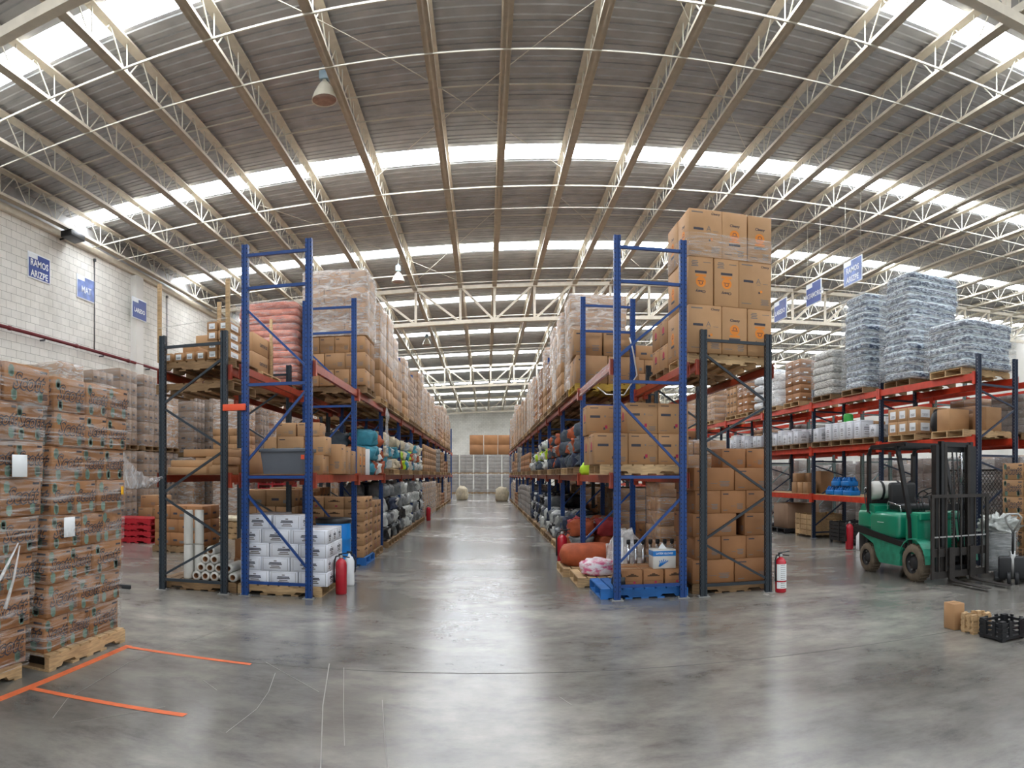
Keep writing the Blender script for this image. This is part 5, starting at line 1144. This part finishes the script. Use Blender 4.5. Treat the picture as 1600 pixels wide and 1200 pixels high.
for s in (-1, 1):
    b = MB(); b.tube([(s*.17, -.93, .1), (s*.17, -.93, 1.5)], .034, M['black'], 14); b.tube([(s*.17, -.93, 1.5), (s*.17, -.93, 2.0)], .02, M['chrome'], 12); b.build('lift_cylinder', fk)
    b = MB(); 
    for k in range(38): b.cbox((s*.08, -1.0, .45+k*.042), (.02 if k % 2 else .014, .012, .034), M['rust'])
    b.build('lift_chain', fk)
b = MB(); b.tube([(-.05, -.97, 2.0), (-.03, -1.0, 1.5), (-.06, -1.02, 1.0), (-.02, -1.04, .6)], .012, M['black'], 8); b.tube([(.03, -.97, 2.0), (.06, -1.0, 1.5), (.02, -1.02, 1.0), (.05, -1.04, .6)], .012, M['black'], 8); b.tube([(.1, -.5, 1.7), (.02, -.6, 1.3), (.06, -.7, 1.0)], .014, M['black'], 8); b.build('hydraulic_hose', fk)
b = MB(); b.box(-.5, -1.1, .42, .5, -1.06, .54, M['rust']); b.box(-.5, -1.1, .1, .5, -1.06, .2, M['rust']); b.box(-.34, -1.06, .1, -.28, -1.02, .56, M['rust']); b.box(.28, -1.06, .1, .34, -1.02, .56, M['rust']); b.build('carriage', fk)
b = MB(); b.bar((-.54, -1.12, .1), (-.54, -1.12, 1.33), .05, .04, M['rust']); b.bar((.52, -1.12, .1), (.52, -1.12, 1.33), .05, .04, M['rust']); b.bar((-.565, -1.12, 1.33), (.545, -1.12, 1.33), .05, .05, M['rust']); b.bar((-.54, -1.12, .72), (.54, -1.12, .72), .02, .02, M['zinc'])
for k in range(7): x = -.42+k*.14; b.bar((x, -1.12, .2), (x, -1.12, 1.32), .022, .022, M['rust'])
b.build('load_backrest', fk)
for s in (-1, 1): b = MB(); b.prism([(-1.13, .04), (-1.13, .56), (-1.165, .56), (-1.165, .085), (-1.3, .065), (-2.0, .05), (-2.0, .04)], s*.2-.05, s*.2+.05, M['rust'], 'x'); b.build('fork', fk)

# ================================================================= RIGHT EDGE CLUTTER
pallet('old', 8.74, 8.52, 0, 'pallet under the printed carton stack at the far right edge')
rows(8.74, 8.52, .141, [grid(2, 2, 1.15, 1.05) if k % 2 else grid(3, 2, 1.15, 1.05) for k in range(6)], .285, 'card', 'script', 'printed brown carton', 'stack at far right edge', 'cartons of the stack at the far right edge', .006)
e = empty('wrapped_bundle', (7.72, 8.63, .102), -.6); tag(e, 'low grey filmed bundle with crumpled white film on top, right edge', 'bundle')
MB().bev(-.25, -.3, 0, .25, .3, .66, .08, M['sackg'], seg=4).build('bundle_body', e); film_shell(-.26, .26, -.31, .31, .0, .7, M['film'], .03, 5).build('film_wrap', e); b = MB(); b.blob((0, 0, .1), (.3, .33, .15), M['sackw'], .7, 4, .8, 4.5, 34, 22); b.build('crumpled_film', e, (0, 0, .62))
pj = empty('pallet_jack', (7.34, 7.9, 0), -.7); tag(pj, 'hand pallet jack with looped grey handle at the right edge', 'pallet jack')
b = MB()
for s in (-1, 1): b.bev(s*.19-.08, -.1, .05, s*.19+.08, 1.0, .1, .012, M['blackpl']); b.lathe([(.0, -.03), (.04, -.03), (.04, .03), (0, .03)], M['tyre'], 14, Matrix.Translation((s*.19, .9, .04)) @ Matrix.Rotation(PI/2, 4, 'Y'))
b.build('fork', pj); b = MB(); b.bev(-.22, -.2, .08, .22, -.06, .42, .03, M['blackpl']); b.tube([(0, -.16, .1), (0, -.16, .5)], .045, M['zinc'], 12); b.build('pump_body', pj)
b = MB()
for s in (-1, 1): b.lathe([(0, -.03), (.09, -.03), (.1, -.02), (.1, .02), (.09, .03), (0, .03)], M['blackpl'], 20, Matrix.Translation((s*.06, -.18, .1)) @ Matrix.Rotation(PI/2, 4, 'Y'))
b.build('steer_wheel', pj)
b = MB(); b.tube([(0, -.17, .42), (0, -.3, .8)], .022, M['black'], 10); b.tube([(0, -.3, .8), (-.1, -.34, .95), (-.12, -.36, 1.02), (-.07, -.37, 1.07), (.07, -.37, 1.07), (.12, -.36, 1.02), (.1, -.34, .95), (0, -.3, .8)], .017, M['zinc'], 10); b.build('handle', pj)
carton(4.68, 5.95, 0, .15, .2, .28, 'card', 'plain', 'small brown box on the floor, lower right, beside a slatted crate'); slat_crate(4.76, 5.68, 0, .24, .2, .2, M['wood'], 'small pale slatted crate on the floor, lower right', 3)
slat_crate(4.8, 5.3, 0, .34, .34, .2, M['blackpl'], 'small black plastic crate on the floor, lower right corner', 4)
extinguisher(4.98, 4.97+.02, 'red fire extinguisher at the right frame edge, partly cut off', True, 0, .62)
print('CARTONS', NC[0], 'OBJECTS', len(bpy.data.objects))
from collections import Counter
print(Counter(o.name.split('.')[0] for o in bpy.data.objects if o.parent is None).most_common(40))
